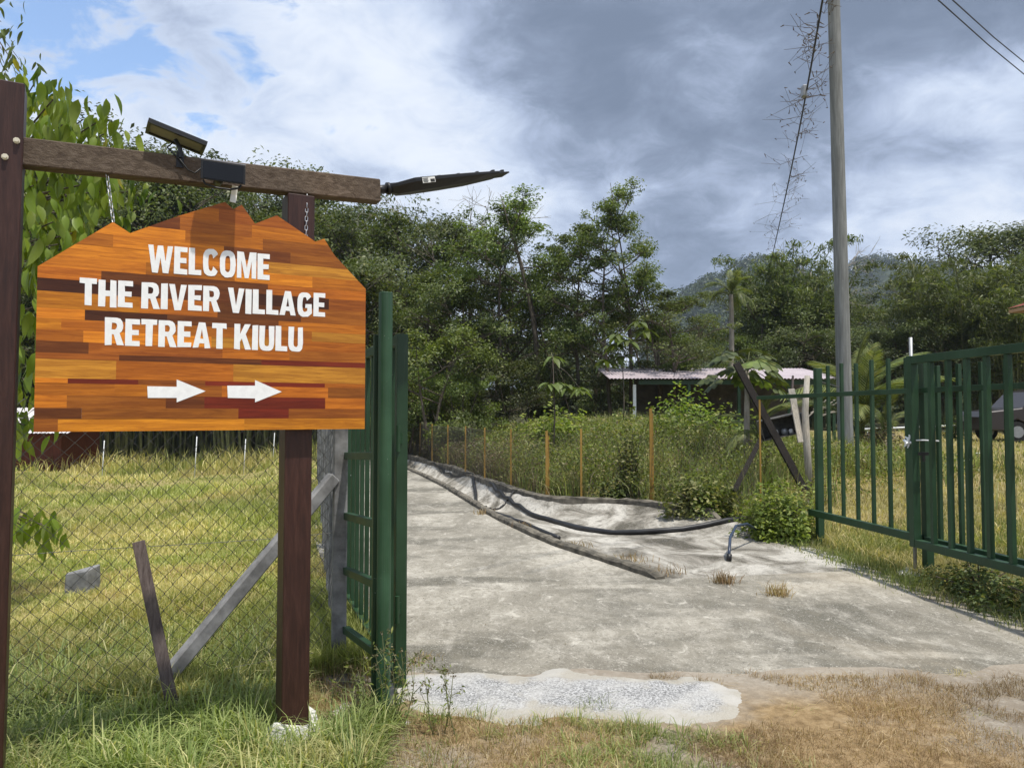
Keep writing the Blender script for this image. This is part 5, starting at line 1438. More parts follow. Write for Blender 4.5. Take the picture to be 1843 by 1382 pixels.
# leafless pale trees
def bare(seed, H, n1=9):
    r = np.random.default_rng(seed); mb = MB()
    tp = [Vector((.03 * H * math.sin(k * 4), .02 * H * math.cos(k * 3), H * .8 * k)) for k in np.linspace(0, 1, 7)]
    mb.tube(tp, list(np.linspace(.12, .03, 7)), 6)
    def rec(p, d, L, lv, rad):
        q = p + d * L; mb.tube([p, (p + q) / 2 + Vector(r.normal(0, .04 * L, 3)), q], [rad, rad * .8, rad * .6], 4, cap=False)
        if lv == 0: return
        for k in range(3):
            nd = (d + Vector(r.normal(0, .5, 3)) + ZU * .12).normalized(); rec(p + d * L * r.uniform(.4, 1), nd, L * r.uniform(.5, .75), lv - 1, rad * .6)
    for k in range(n1):
        f = .35 + .6 * k / n1; a = k * 2.4; rec(Vector((.03 * H * math.sin(f * 4), .02 * H * math.cos(f * 3), H * .8 * f)), Vector((math.cos(a), math.sin(a), .7)).normalized(), H * .22, 3, .035)
    return mb.mesh('trunk', M['bark_pale'], True)
BT = [bare(5, 10), bare(6, 10)]
for px, yt, d, k, lb in ((800, 358, 40, 0, 'leafless pale tree showing above the wood near the lamp tip'), (590, 372, 43, 1, 'leafless pale spreading tree seen right of the sign top'), (885, 395, 38, 1, 'thin leafless tree between the dark wood and the sparse trees'), (1470, 446, 48, 0, 'thin twiggy tree in front of the bamboo beside the pole')):
    g = on(X_at(px, d), d); o = empty('bare_tree', g, px); s_c = (P(px, yt, d).z - g.z) / 9.3; o.scale = (s_c,) * 3; tag(o, lb, 'tree'); link('trunk', BT[k], o)

# hillside wood and far hills: too many crowns to count
def wood_mass(name, pts, H, Rc, n, size, mat, seed):
    r = np.random.default_rng(seed); C = []; O = []
    for x, y, z, s in pts:
        g = unit(r.normal(0, 1, (n, 3))); g[:, 2] = np.abs(g[:, 2]) * 1.0 - .25
        lump = 1 + .28 * np.sin(g[:, 0] * 5 + x) * np.sin(g[:, 1] * 5 + y) + .18 * np.sin(g[:, 2] * 9 + x * 3)
        g2 = g * lump[:, None] * np.array([Rc, Rc, H * .5]) * s * r.uniform(.8, 1.02, (n, 1))
        C.append(g2 + np.array([x, y, z + H * .5 * s])); O.append(g)
    C = np.concatenate(C); O = np.concatenate(O)
    V, Q = leaves(C, r, size, .6, .4, .15, O)
    o = link(name, np_mesh(name, V, quads=Q, mat=M[mat])); return o
r = np.random.default_rng(77); pts = []
for k in range(900):
    y = r.uniform(52, 130); az = r.uniform(-.75, .1); x = az * y; z = gzf(x, y)
    if z > 2.5: pts.append((x, y, z - 1.5, r.uniform(.75, 1.3)))
    if len(pts) > 210: break
o = wood_mass('hillside_wood', pts, 11, 4.6, 420, .75, 'leaf_dark', 1); tag(o, 'dense dark wood covering the hillside above the field', 'wood', kind='stuff')
pts = []
for k in range(150):
    y = r.uniform(62, 110); az = r.uniform(.02, .85); x = az * y; pts.append((x, y, gzf(x, y) - 1.5, r.uniform(.42, .7)))
o = wood_mass('distant_wood', pts, 10, 4.5, 330, .75, 'leaf_dark', 2); tag(o, 'continuous dark wood behind the bamboo beyond the lawn', 'wood', kind='stuff')
# far hills
def hill(name, prof, d, depth, seed):
    r = np.random.default_rng(seed); px = np.array([p[0] for p in prof], float); py = np.array([p[1] for p in prof], float)
    u = np.linspace(px[0], px[-1], 60); yt = np.interp(u, px, py)
    top_ = np.array([P(a, b, d) for a, b in zip(u, yt)]); rows = []
    for k, f in enumerate(np.linspace(0, 1, 14)):
        q = top_.copy(); q[:, 1] = d - depth * (1 - f) ; q[:, 0] = top_[:, 0]; q[:, 2] = (top_[:, 2] - 6) * (math.sin(f * math.pi / 2) ** 1.1) + (fbm(q[:, 0] * .02 + seed, q[:, 1] * .02, 3) - .5) * 14 * f * (1 - f) * 3; rows.append(q)
    for f in (.4, .8):
        q = top_.copy(); q[:, 1] = d + depth * f; q[:, 2] = (top_[:, 2] - 6) * (1 - f); rows.append(q)
    Vv = np.stack(rows); a, b = Vv.shape[:2]; ii = np.arange(a * b).reshape(a, b); Q = np.stack([ii[:-1, :-1], ii[:-1, 1:], ii[1:, 1:], ii[1:, :-1]], -1).reshape(-1, 4)
    o = link(name, np_mesh(name, Vv.reshape(-1, 3), quads=Q, mat=M['hillside'], smooth=True)); tag(o, kind='structure')
    P_ = []
    for k in range(430):
        i = r.integers(2, 14); j = r.integers(0, b - 1); t = r.random(); q = Vv[i, j] * (1 - t) + Vv[i, j + 1] * t; P_.append((q[0], q[1] + r.normal(0, 3), q[2] - 2, r.uniform(.7, 1.3)))
    w = wood_mass('hill_forest', P_, 12, 6.5, 150, 2.0, 'leaf_hill', seed); tag(w, 'distant bluish forest on the %s hill behind the wood' % ('lower' if seed == 3 else 'higher'), 'forest', kind='stuff')
M['hillside'] = m_simple('forest_floor', (.025, .035, .014), .95, var=.4, scale=.05)
hill('hill', [(1140, 640), (1200, 560), (1232, 524), (1262, 506), (1300, 498), (1345, 470), (1420, 500), (1480, 540), (1540, 620)], 520, 160, 3)
hill('hill', [(1380, 640), (1450, 540), (1500, 490), (1530, 473), (1556, 468), (1600, 480), (1640, 478), (1690, 500), (1760, 520), (1900, 560), (2000, 640)], 640, 200, 4)

# ------------------------------------------------------------------ palms
def frond_mesh(seed, L=2.6, nleaf=34, leaf=.55, droop=1.0, w=.035, mat='leaf_palm'):
    r = np.random.default_rng(seed); t = np.linspace(0, 1, 12)
    c = np.stack([L * (t - .16 * droop * t ** 3), np.zeros(12), L * (.62 * t - .78 * droop * t ** 2)], -1)
    mb = MB(); mb.tube([Vector(p) for p in c], list(np.linspace(.03, .006, 12)), 4, cap=False)
    for k in range(nleaf):
        f = .14 + .86 * (k + .5) / nleaf; p = Vector([np.interp(f, t, c[:, q]) for q in range(3)]); p2 = Vector([np.interp(min(1, f + .04), t, c[:, q]) for q in range(3)]); ax = (p2 - p).normalized() if f < .97 else Vector((.6, 0, -.8))
        for s in (-1, 1):
            ll = leaf * math.sin(math.pi * min(1, .15 + f * .8)) ** .6 * r.uniform(.85, 1.1); dv = (ax * .75 + Vector((0, s, 0)) * .8 + ZU * (.15 - .55 * droop * f)).normalized()
            m = p + dv * ll * .55; e = p + dv * ll - ZU * ll * .25 * droop; sd_ = ax.cross(dv).cross(dv).normalized() * w * .5
            mb.add([p - sd_ * .5, p + sd_ * .5, m + sd_, m - sd_, e], [(0, 1, 2, 3), (3, 2, 4)])
    me = bpy.data.meshes.new('frond'); me.from_pydata(mb.v, [], mb.f); me.materials.append(M[mat]); return me
FR = [frond_mesh(1), frond_mesh(2, 2.5, 34, .55, 1.35), frond_mesh(3, 2.4, 32, .5, .45)]
def palm(px, ytop, d, H, n, label, trunk=True, fs=1.0, rnd=3, elev=None):
    g = on(X_at(px, d), d); o = empty('coconut_palm' if trunk else 'young_palm', g); tag(o, label, 'palm'); r = np.random.default_rng(rnd)
    if trunk:
        mb = MB(); ks = np.linspace(0, 1, 26); mb.tube([Vector((.25 * math.sin(k * 2) , 0, H * k - .2 * (k == 0))) for k in ks], [.15 - .05 * k + .008 * (i % 2) for i, k in enumerate(ks)], 9); link('trunk', mb.mesh('trunk', M['bark_pale'], True), o)
        tx = .25 * math.sin(2)
    else: tx = 0
    for k in range(n):
        f = link('frond', FR[k % 3], o); f.location = (tx, 0, H - .05); e = (r.uniform(-.55, 1.0) if elev is None else r.uniform(*elev)); f.rotation_euler = (0, -e, k * 2.4 + r.normal(0, .2)); s = fs * r.uniform(.85, 1.1); f.scale = (s, s, s)
    return o
d = 37; g = on(X_at(1309, d), d); palm(1309, 480, d, P(1309, 530, d).z - g.z, 26, 'tall coconut palm standing before the wood left of the utility pole', fs=.62)
palm(1548, 600, 21, .25, 14, 'young coconut palm with upright fronds just right of the utility pole base', False, 1.35, 5, (.55, 1.35))
palm(1590, 700, 22, .15, 8, 'small yellowing palm beside the young coconut palm', False, .7, 6, (.4, 1.3))
palm(1368, 690, 14.5, .5, 7, 'small yellow-tinged palm shoot behind the leaning timber', False, .42, 9, (.4, 1.2))

# ------------------------------------------------------------------ near broad-leaved tree behind the left post: every leaf a part
def leaf_mesh(seed, L=.17, w=.062, curl=.25, mat='leaf_big', fold=.14):
    t = np.linspace(0, 1, 6); V = []; Fc = []
    for k, a in enumerate(t):
        hw = w * (math.sin(math.pi * min(.985, a ** .8)) ** .85) * .5 + .001; z = -curl * L * a ** 2
        V += [(a * L, -hw, z + hw * fold * 2), (a * L, 0, z), (a * L, hw, z + hw * fold * 2)]
    for k in range(5):
        b = k * 3; Fc += [(b, b + 1, b + 4, b + 3), (b + 1, b + 2, b + 5, b + 4)]
    me = bpy.data.meshes.new('leaf'); me.from_pydata(V, [], Fc); me.polygons.foreach_set('use_smooth', np.ones(len(Fc), dtype=bool)); me.materials.append(M[mat]); return me
def hang_leaves(root, clusters, meshes, seed, per, spread, size, limit, hang=.75, mat='leaf_big'):
    r = np.random.default_rng(seed); items = []
    for c in clusters:
        for k in range(per):
            p = c + Vector(r.normal(0, spread, 3)); d = Vector((r.normal(), r.normal(), 0)).normalized() * (1.1 - hang) + Vector((0, 0, -hang * r.uniform(.6, 1.2))) ; items.append((p, d.normalized(), size * r.uniform(.7, 1.2), r.uniform(-1.2, 1.2), r.integers(len(meshes))))
    items.sort(key=lambda i: i[0].y - 3 * (0 < 921 + F * i[0].x / i[0].y))
    rest = []
    for n, (p, d, s, roll, mi) in enumerate(items):
        q = d.to_track_quat('X', 'Z') @ Vector((1, 0, 0)).rotation_difference(Vector((1, 0, 0))); 
        from mathutils import Quaternion
        q = q @ Quaternion((1, 0, 0), roll)
        if n < limit:
            o = link('leaf', meshes[mi], root); o.location = p - root.location; o.rotation_mode = 'QUATERNION'; o.rotation_quaternion = q; o.scale = (s, s, s)
        else:
            rest.append(Matrix.LocRotScale(p - root.location, q, Vector((s, s, s))) ) ; rest[-1] = (rest[-1], mi)
    if rest:
        Vv = []; Ff = []
        for mt_, mi in rest:
            b = len(Vv); Vv += [tuple(mt_ @ v.co) for v in meshes[mi].vertices]; Ff += [tuple(b + i for i in p.vertices) for p in meshes[mi].polygons]
        me = bpy.data.meshes.new('leaf_mass'); me.from_pydata(Vv, [], Ff); me.materials.append(M[mat]); o = link('leaf_mass', me, root); tag(o, kind='stuff')
LMS = [leaf_mesh(1, .18, .075), leaf_mesh(2, .19, .07, .4), leaf_mesh(3, .16, .07, .15), leaf_mesh(4, .2, .078, .5)]
tb = on(-5.0, 6.9)
nt_ = empty('broad_leaved_tree', tb); tag(nt_, 'near tree with large drooping glossy leaves behind the left sign post', 'tree')
rg = np.random.default_rng(41)
cpx = [(62, 150), (40, 175), (95, 180), (75, 205), (120, 185), (112, 225), (150, 215), (135, 255), (172, 222), (190, 240), (205, 265), (165, 265), (95, 255), (60, 245), (75, 290), (120, 285), (160, 300), (30, 215), (195, 290),
       (60, 335), (90, 345), (120, 350), (60, 385), (95, 400), (135, 385), (180, 345), (205, 350), (235, 345), (70, 430), (105, 440), (150, 420), (60, 470), (90, 490), (52, 520), (70, 550), (48, 585), (52, 630), (46, 680), (50, 730), (44, 765), (165, 330), (130, 420), (115, 380), (75, 365),
       (20, 300), (10, 400), (15, 500), (0, 600), (10, 680), (-30, 250), (-40, 350), (-60, 450), (-50, 560), (5, 210), (-70, 300), (-90, 400), (30, 450), (35, 350)]
cl = [P(px, py, rg.uniform(5.6, 6.9)) for px, py in cpx]
mb = MB(); tw = MB()
hub = [Vector((tb.x, tb.y, tb.z + h)) for h in (1.0, 1.6, 2.2, 2.8, 3.3)]
mb.tube([tb - ZU * .2, hub[0] + Vector((.03, 0, 0)), hub[2] + Vector((-.03, .02, 0)), hub[4]], [.09, .075, .055, .02], 9)
for c in cl:
    hcand = min(hub, key=lambda q: (q - c).length + max(0, q.z - c.z) * 1.5); m = (hcand + c) / 2 + ZU * .12
    mb.tube([Vector(p) for p in bez(np.array(hcand), np.array(m), np.array(c), 6)], list(np.linspace(.02, .005, 6)), 5, cap=False)
mb.build('trunk', M['bark'], nt_, True)
hang_leaves(nt_, cl, LMS, 43, 15, .115, .92, 300)
# low twig with a few leaves by the left post
cl2 = [P(px, py, rg.uniform(4.3, 4.6)) for px, py in ((48, 925), (70, 930), (62, 948), (38, 945), (90, 950), (108, 955))]
sp2 = on(-3.15, 4.5); s2 = empty('sapling', sp2); tag(s2, 'little sapling with a few drooping leaves in the grass behind the left sign post', 'sapling')
mb = MB(); mb.tube([sp2 - ZU * .1, sp2 + Vector((.05, 0, .5)), sp2 + Vector((.1, 0, 1.0))], [.012, .01, .006], 6)
for c in cl2: mb.tube([sp2 + Vector((.09, 0, .9)), (sp2 + Vector((.09, 0, .95)) + c) / 2 + ZU * .04, c], [.005, .004, .003], 4)
mb.build('trunk', M['bark'], s2, True); hang_leaves(s2, cl2, LMS, 44, 5, .035, .62, 100)
# twig of another tree entering at the top left
tb3 = on(-8.3, 10.5); n3 = empty('overhanging_tree', tb3); tag(n3, 'tall slender tree whose leafy branch tips hang above the left sign post', 'tree')
cl3 = [P(px, py, rg.uniform(9.5, 10.5)) for px, py in ((2, 40), (8, 70), (3, 90), (18, 105), (35, 108), (28, 120), (8, 115), (12, 135), (-30, 60), (-40, 110), (-60, 30), (-80, 80), (-20, 20), (-50, 150), (-90, 130))]
mb = MB(); tp3 = P(-60, 10, 10.2); mb.tube([tb3 - ZU * .2, tb3 + Vector((.1, 0, 3)), tp3], [.14, .11, .04], 8)
for c in cl3: mb.tube([tp3 - ZU * .6, (tp3 + c) / 2 + ZU * .1, c], [.02, .012, .004], 4)
mb.build('trunk', M['bark'], n3, True)
LM3 = [leaf_mesh(5, .16, .04, .4, 'leaf_mid'), leaf_mesh(6, .14, .038, .2, 'leaf_mid')]
hang_leaves(n3, cl3, LM3, 45, 9, .14, 1.0, 200, .6, 'leaf_mid')

# whorled-leaf saplings and papaya behind the drain
def whorl(px, py, d, n, s, label, tiers, name='umbrella_sapling', mat='leaf_light', cat='sapling'):
    g = on(X_at(px, d), d); o = empty(name, g); tag(o, label, cat); top_ = P(px, py, d); r = np.random.default_rng(int(px)); mb = MB(); mb.tube([g - ZU * .1, (g + top_) / 2 + Vector((.04, 0, 0)), top_], [.02, .016, .008], 6); mb.build('trunk', M['bark'], o, True)
    lm = [leaf_mesh(7, .30, .12, .35, mat), leaf_mesh(8, .27, .10, .5, mat)]
    for tpx, tpy in tiers:
        c = P(tpx, tpy, d + r.normal(0, .15)); b = MB(); b.tube([top_ - ZU * .15, (c + top_) / 2, c], [.008, .006, .004], 4); b.build('twig', M['bark'], o)
        for k in range(n):
            a = 6.283 * k / n + r.normal(0, .2); e = r.uniform(.05, .55); dv = Vector((math.cos(a) * math.cos(e), math.sin(a) * math.cos(e), -math.sin(e) + .15)); l = link('leaf', lm[k % 2], o); l.location = c - o.location + Vector(r.normal(0, .02, 3)); l.rotation_mode = 'QUATERNION'; l.rotation_quaternion = dv.to_track_quat('X', 'Z'); q = s * r.uniform(.8, 1.15); l.scale = (q, q, q)
whorl(995, 640, 17, 10, 1.1, 'slim sapling with tiers of whorled light green leaves above the fence', [(995, 642), (1005, 690), (990, 692), (1018, 694), (1045, 700)])
whorl(1120, 640, 19, 9, 1.35, 'sapling with big dark drooping leaves before the shelter roof end', [(1150, 580), (1160, 596), (1105, 620), (1130, 612), (1090, 648), (1120, 640), (1110, 605)], mat='leaf_mid')
def papaya():
    d = 14.5; g = on(X_at(1342, d), d); o = empty('papaya_tree', g); tag(o, 'papaya tree with deeply lobed leaves behind the top of the leaning timber', 'papaya tree'); top_ = P(1345, 662, d); mb = MB(); mb.tube([g - ZU * .1, (g + top_) / 2, top_ + ZU * .1], [.06, .055, .035], 8); mb.build('trunk', M['bark_pale'], o, True)
    def lobed(mat):
        mb = MB(); n = 7
        for k in range(n):
            a = (k - 3) * .52; L = .30 * (1 - .07 * abs(k - 3)); c, s = math.cos(a), math.sin(a); w = .05
            for (f0, f1, w0, w1) in ((0.0, .5, .02, w), (.5, .8, w, w * 1.2), (.8, 1.0, w * 1.2, .002)):
                z0, z1 = -.35 * L * f0 ** 2, -.35 * L * f1 ** 2
                mb.add([(c * L * f0 + s * w0, s * L * f0 - c * w0, z0 + .01 * k), (c * L * f0 - s * w0, s * L * f0 + c * w0, z0 + .01 * k), (c * L * f1 - s * w1, s * L * f1 + c * w1, z1 + .01 * k), (c * L * f1 + s * w1, s * L * f1 - c * w1, z1 + .01 * k)], [(0, 1, 2, 3)])
        me = bpy.data.meshes.new('leaf'); me.from_pydata(mb.v, [], mb.f); me.materials.append(M[mat]); return me
    A_, B2 = lobed('leaf_dark'), lobed('leaf_light'); r = np.random.default_rng(9)
    spots = [(1290, 650, 0), (1305, 640, 0), (1320, 636, 0), (1350, 632, 0), (1375, 640, 0), (1275, 680, 0), (1290, 690, 0), (1395, 680, 0), (1400, 700, 0), (1385, 668, 0), (1345, 655, 1), (1365, 650, 1), (1355, 672, 1), (1340, 680, 1), (1370, 685, 1), (1330, 665, 1), (1380, 655, 1), (1310, 665, 0), (1352, 695, 1)]
    for px, py, kd in spots:
        c = P(px, py, d + r.normal(0, .3)); b = MB(); b.tube([top_, (top_ + c) / 2 + ZU * .06, c], .007, 5); b.build('leaf_stalk', M['culm'], o)
        dv = (c - top_); dv.z *= .3; dv = (dv.normalized() - ZU * .35); l = link('leaf', B2 if kd else A_, o); l.location = c - o.location; l.rotation_mode = 'QUATERNION'; l.rotation_quaternion = dv.to_track_quat('X', 'Z'); q = r.uniform(.9, 1.25); l.scale = (q, q, q)
papaya()
# shrub at the corner of the railing, creeper on the yellow post, bushes on the bank
def shrub(seed, loc, rx, ry, h, n, size, mat, label, name='shrub', cat='shrub', stems=10):
    r = np.random.default_rng(seed); loc = Vector(loc); o = empty(name, loc); tag(o, label, cat); mb = MB(); C = []
    for k in range(stems):
        a = r.uniform(0, 6.28); q = r.uniform(0, 1) ** .5; e = Vector((math.cos(a) * rx * q, math.sin(a) * ry * q, h * r.uniform(.55, 1.05) * (1 - .35 * q))); mb.tube([Vector((e.x * .25, e.y * .25, -.08)), e * .55 + Vector((0, 0, h * .1)), e], [.012, .008, .004], 4, cap=False)
    t = r.uniform(0, 1, (n, 1)) ** .6; g = unit(r.normal(0, 1, (n, 3))) * t; g[:, 2] = np.abs(g[:, 2]); lump = 1 + .25 * np.sin(g[:, :1] * 6 + seed) * np.sin(g[:, 1:2] * 6)
    C = g * lump * np.array([rx, ry, h]); V, Q = leaves(C, r, size, .55, .6, .1, g); link('trunk', mb.mesh('trunk', M['bark'], True), o); link('foliage', np_mesh('foliage', V, quads=Q, mat=M[mat]), o); return o
shrub(1, Vector((3.36, 9.75, 0)), .50, .6, .68, 4200, .07, 'leaf_bright', 'bright green shrub at the corner of the railing where the hose comes out')
shrub(2, Vector((2.75, 11.25, .05)), .6, .35, .68, 2600, .08, 'leaf_weed', 'leafy shrub spilling over the low wall below the timber prop')
shrub(3, on(1.78, 12.85), .5, .3, .55, 1300, .08, 'leaf_mid', 'dark leafy tuft at the foot of the thick yellow post')
shrub(4, on(2.0, 13.1), .28, .22, 1.55, 1300, .09, 'leaf_weed', 'creeper heaped up beside the thick yellow post', 'creeper', 'creeper')
shrub(5, on(X_at(1000, 18.5), 18.5), 1.1, .8, 1.35, 2600, .14, 'leaf_bright', 'rounded light green shrub under the whorled sapling')
shrub(6, on(X_at(1235, 19), 19), 1.0, .7, 1.35, 2000, .12, 'leaf_bright', 'pale leafy shrub on top of the bank before the shelter')
shrub(7, on(X_at(1215, 16.5), 16.5), .9, .7, 1.0, 1500, .1, 'leaf_weed', 'weedy shrub on the bank behind the creeper')
shrub(8, on(X_at(1310, 17), 17), 1.0, .6, 1.0, 1600, .1, 'leaf_weed', 'straggling shrub on the bank behind the papaya tree')
shrub(9, on(X_at(1085, 17.5), 17.5), .7, .5, .9, 1000, .1, 'leaf_weed', 'low shrub on the bank left of the creeper')
shrub(10, on(X_at(1575, 21), 21), .8, .6, .75, 1200, .12, 'leaf_dry', 'yellowish plant clump round the young coconut palm')
shrub(11, on(X_at(1715, 25), 25), .5, .4, .9, 900, .1, 'leaf_mid', 'small round shrub on the lawn left of the parked car')
shrub(12, Vector((4.35, 5.95, -.02)), .75, .5, .30, 4200, .05, 'leaf_mid', 'low dark green weed mat under the folded gate leaf', 'weed_mat', 'weeds')
shrub(13, Vector((4.0, 6.65, -.02)), .42, .55, .30, 2800, .045, 'leaf_mid', 'thick weeds round the foot of the railing post', 'weed_mat', 'weeds')
shrub(14, on(X_at(890, 19), 19), .5, .4, .9, 800, .1, 'leaf_weed', 'bushy weed against the yellow post fence near the hose bend')

# ------------------------------------------------------------------ weeds on the bank (uncountable)
def scatter(n, fx, rng):
    return fx(n, rng)
rg = np.random.default_rng(61)
def along_bnd(n, rng, s0, s1, y0, y1):
    seg = np.array([p for p in BND if True]); q = resamp(seg[(seg[:, 1] >= 2) & (seg[:, 1] <= 60)], 900)
    q = q[(q[:, 1] > y0) & (q[:, 1] < y1)]; i = rng.integers(1, len(q) - 1, n); t = q[np.minimum(i + 1, len(q) - 1)] - q[i - 1]; t = t / np.hypot(t[:, 0], t[:, 1])[:, None]; nn = np.stack([t[:, 1], -t[:, 0]], -1)
    s = s0 + (s1 - s0) * rng.random(n) ** 1.3; p = q[i] + nn * s[:, None] + rng.normal(0, .12, (n, 2)); return p[:, 0], p[:, 1], s
x, y, s = along_bnd(52000, rg, .12, 6.5, 10.4, 25.5)
k = (sdist(x, y) > .08); x, y, s = x[k], y[k], s[k]
dryz = np.maximum(ss((fbm(x * .5 + 3, y * .5, 3) - .40) / .12) * ss((1.4 - x) / 1.6), .12)
hh = (.35 + .55 * fbm(x * .9, y * .9, 3)) * np.interp(s, [0, .4, 3, 6.5], [.75, 1.1, .95, .6]) * np.where(y > 12.0, 1.15, .62)
z = gz(x, y) + hh * rg.random(len(x)) ** .8
C = np.stack([x, y, z], -1); dm = rg.random(len(x)) < dryz * .75
sz = .06 + .0026 * np.maximum(y - 10, 0)
for nm, mk, mat, lb in (('bank_weeds', ~dm, 'leaf_weed', 'tangle of green weeds covering the bank behind the yellow post fence'), ('withered_weeds', dm, 'leaf_dry', 'withered brown weeds hanging in the far part of the yellow post fence')):
    V, Q = leaves(C[mk], rg, sz[mk][:, None], .42, .25, .1); tag(link(nm, np_mesh(nm, V, quads=Q, mat=M[mat])), lb, 'weeds', kind='stuff')

# ------------------------------------------------------------------ grass
def blades(name, x, y, h, w, mat, label, rng, lean=.45, z=None, cat='grass', bend=.5):
    n = len(x); z = gz(x, y) if z is None else z
    a = rng.uniform(0, 6.283, n); ln = np.abs(rng.normal(0, lean, n)) + .05
    d = np.stack([np.cos(a), np.sin(a), np.zeros(n)], -1); b = rng.uniform(0, 6.283, n); sv = np.stack([np.cos(b), np.sin(b), np.zeros(n)], -1) * (w / 2)[:, None]
    p0 = np.stack([x, y, z - .01], -1); up = np.array([0, 0, 1.0])
    m = p0 + up * (h * .6)[:, None] + d * (h * ln * .35)[:, None]; e = p0 + up * (h * (1 - bend * .35 * ln))[:, None] + d * (h * ln * 1.1)[:, None]
    V = np.stack([p0 - sv, p0 + sv, m + sv * .75, m - sv * .75, e], 1).reshape(-1, 3); i = np.arange(n) * 5
    Q = np.stack([i, i + 1, i + 2, i + 3], -1); T_ = np.stack([i + 3, i + 2, i + 4], -1)
    o = link(name, np_mesh(name, V, tris=T_, quads=Q, mat=M[mat])); tag(o, label, cat, kind='stuff'); return o
def left_of_drive(x, y, m=0.): return -x - .80 - .265 * np.maximum(y - 4.5, 0) > m
# field on the left
def polar(n, rng, d0, d1, a0, a1, pw=1.0):
    d = (d0 ** (-pw) + (d1 ** (-pw) - d0 ** (-pw)) * rng.random(n)) ** (-1 / pw); az = rng.uniform(a0, a1, n); return az * d, d
rg = np.random.default_rng(91)
x, y = polar(150000, rg, 4.0, 34, -.74, -.15, .9); k = left_of_drive(x, y) & (np.hypot(x + .9, y - 4.22) > .36); x, y = x[k], y[k]
pt = fbm(x * .35, y * .35, 3); short = .045 + .09 * ss((fbm(x * .6 + 9, y * .6, 3) - .45) / .2); tall = 1 + 2.4 * ss((y - 25) / 5)
blades('field_grass', x, y, (short * rg.uniform(.6, 1.4, len(x)) + .05 * ss((7 - y) / 3)) * tall * (1 + .02 * y), .005 + .0011 * y, 'grass_field', 'yellow-green grass of the open field behind the chain-link fence', rg, .5)
# long verge grass round the sign posts: tussocks of arching blades
def tussocks(name, cx, cy, per, hmax, mat, label, rng, wmax=.008, rad=.035, z=None, arch=.9):
    n = len(cx) * per; idx = np.repeat(np.arange(len(cx)), per); size = rng.uniform(.45, 1.15, len(cx))[idx]
    a = rng.uniform(0, 6.283, n); rr = rad * rng.random(n) ** .5; x = cx[idx] + np.cos(a) * rr; y = cy[idx] + np.sin(a) * rr
    a = a + rng.normal(0, .5, n); d = np.stack([np.cos(a), np.sin(a), np.zeros(n)], -1); sv = np.stack([-np.sin(a), np.cos(a), np.zeros(n)], -1); L = hmax * size * rng.uniform(.4, 1.1, n); w = wmax * rng.uniform(.45, 1.0, n); ar = arch * rng.uniform(.15, 1.25, n)
    z0 = gz(x, y) if z is None else np.full(n, z); p0 = np.stack([x, y, z0 - .01], -1); up = np.array([0, 0, 1.0]); rows = []
    for t, wf in ((0, .7), (.35, 1.0), (.7, .75)):
        c = p0 + up * (L * (t - .42 * ar * t * t))[:, None] + d * (L * ar * .75 * t * t + L * .12 * t)[:, None]; rows += [c - sv * (w * wf / 2)[:, None], c + sv * (w * wf / 2)[:, None]]
    rows.append(p0 + up * (L * np.maximum(.1, 1 - .62 * ar))[:, None] + d * (L * ar * .95 + L * .12)[:, None])
    V = np.stack(rows, 1).reshape(-1, 3); i = np.arange(n) * 7
    Q = np.concatenate([np.stack([i, i + 1, i + 3, i + 2], -1), np.stack([i + 2, i + 3, i + 5, i + 4], -1)]); T_ = np.stack([i + 4, i + 5, i + 6], -1)
    tag(link(name, np_mesh(name, V, tris=T_, quads=Q, mat=M[mat])), label, 'grass', kind='stuff')
def verge_ok(x, y): return (x < -.60 - .12 * np.maximum(y - 4, 0)) & (np.hypot(x + .86, y - 4.22) > .33) & ~((np.abs(x + 1.0) < .13) & (y > 3.5) & (y < 4.1))
x, y = polar(1500, rg, 2.95, 5.4, -.76, -.15, .6); k = verge_ok(x, y) & (rg.random(len(x)) < np.interp(fbm(x * 1.4, y * 1.4, 3), [.35, .55], [.25, 1]) * np.interp(y, [4.0, 5.4], [1, .35])); x, y = x[k], y[k]
tussocks('verge_grass', x, y, 24, .30, 'grass_weed', 'long arching green grass round the feet of the sign posts', rg, .0085, .05)
x, y = polar(9000, rg, 2.9, 5.4, -.76, -.15, .6); k = verge_ok(x, y); x, y = x[k], y[k]
blades('verge_undergrowth', x, y, rg.uniform(.02, .09, len(x)), rg.uniform(.003, .007, len(x)), 'grass_weed', 'short green growth under the long verge grass', rg, .8)
x, y = polar(2600, rg, 4.6, 12, -.74, -.15, .9); k = left_of_drive(x, y, .1) & (fbm(x * .7 + 5, y * .7, 3) > .5); x, y = x[k], y[k]
tussocks('field_tussocks', x, y, 12, .17, 'grass_field', 'brighter grass tussocks dotted over the field', rg, .008, .06)
# strip of shorter grass along the front edge
x = rg.uniform(-1.3, 1.3, 900); y = rg.uniform(3.05, 4.1, 900); edge = 3.93 - .16 * np.maximum(x, 0) ** 1.5 + .22 * (fbm(x * 3, y * 3, 3) - .5); k = (y < edge) & (rg.random(len(x)) < np.interp(fbm(x * 2.1, y * 2.1, 3), [.38, .55], [.12, 1])); x, y = x[k], y[k]
tussocks('front_grass', x, y, 22, .11, 'grass_weed', 'short patchy green grass in front of the gravel patch', rg, .005, .045)
x = rg.uniform(-1.3, 1.3, 26000); y = rg.uniform(3.05, 4.1, 26000); edge = 3.93 - .16 * np.maximum(x, 0) ** 1.5 + .22 * (fbm(x * 3, y * 3, 3) - .5); k = (y < edge) & (fbm(x * 1.7 + 8, y * 1.7, 3) > .40); x, y = x[k], y[k]
k = rg.random(len(x)) < .55; x, y = x[k], y[k]; x = x + rg.normal(0, .02, len(x))
blades('front_straw', x, y, rg.uniform(.02, .08, len(x)), rg.uniform(.002, .0045, len(x)), 'grass_dry', 'brown straw mixed into the front grass', rg, 1.0)
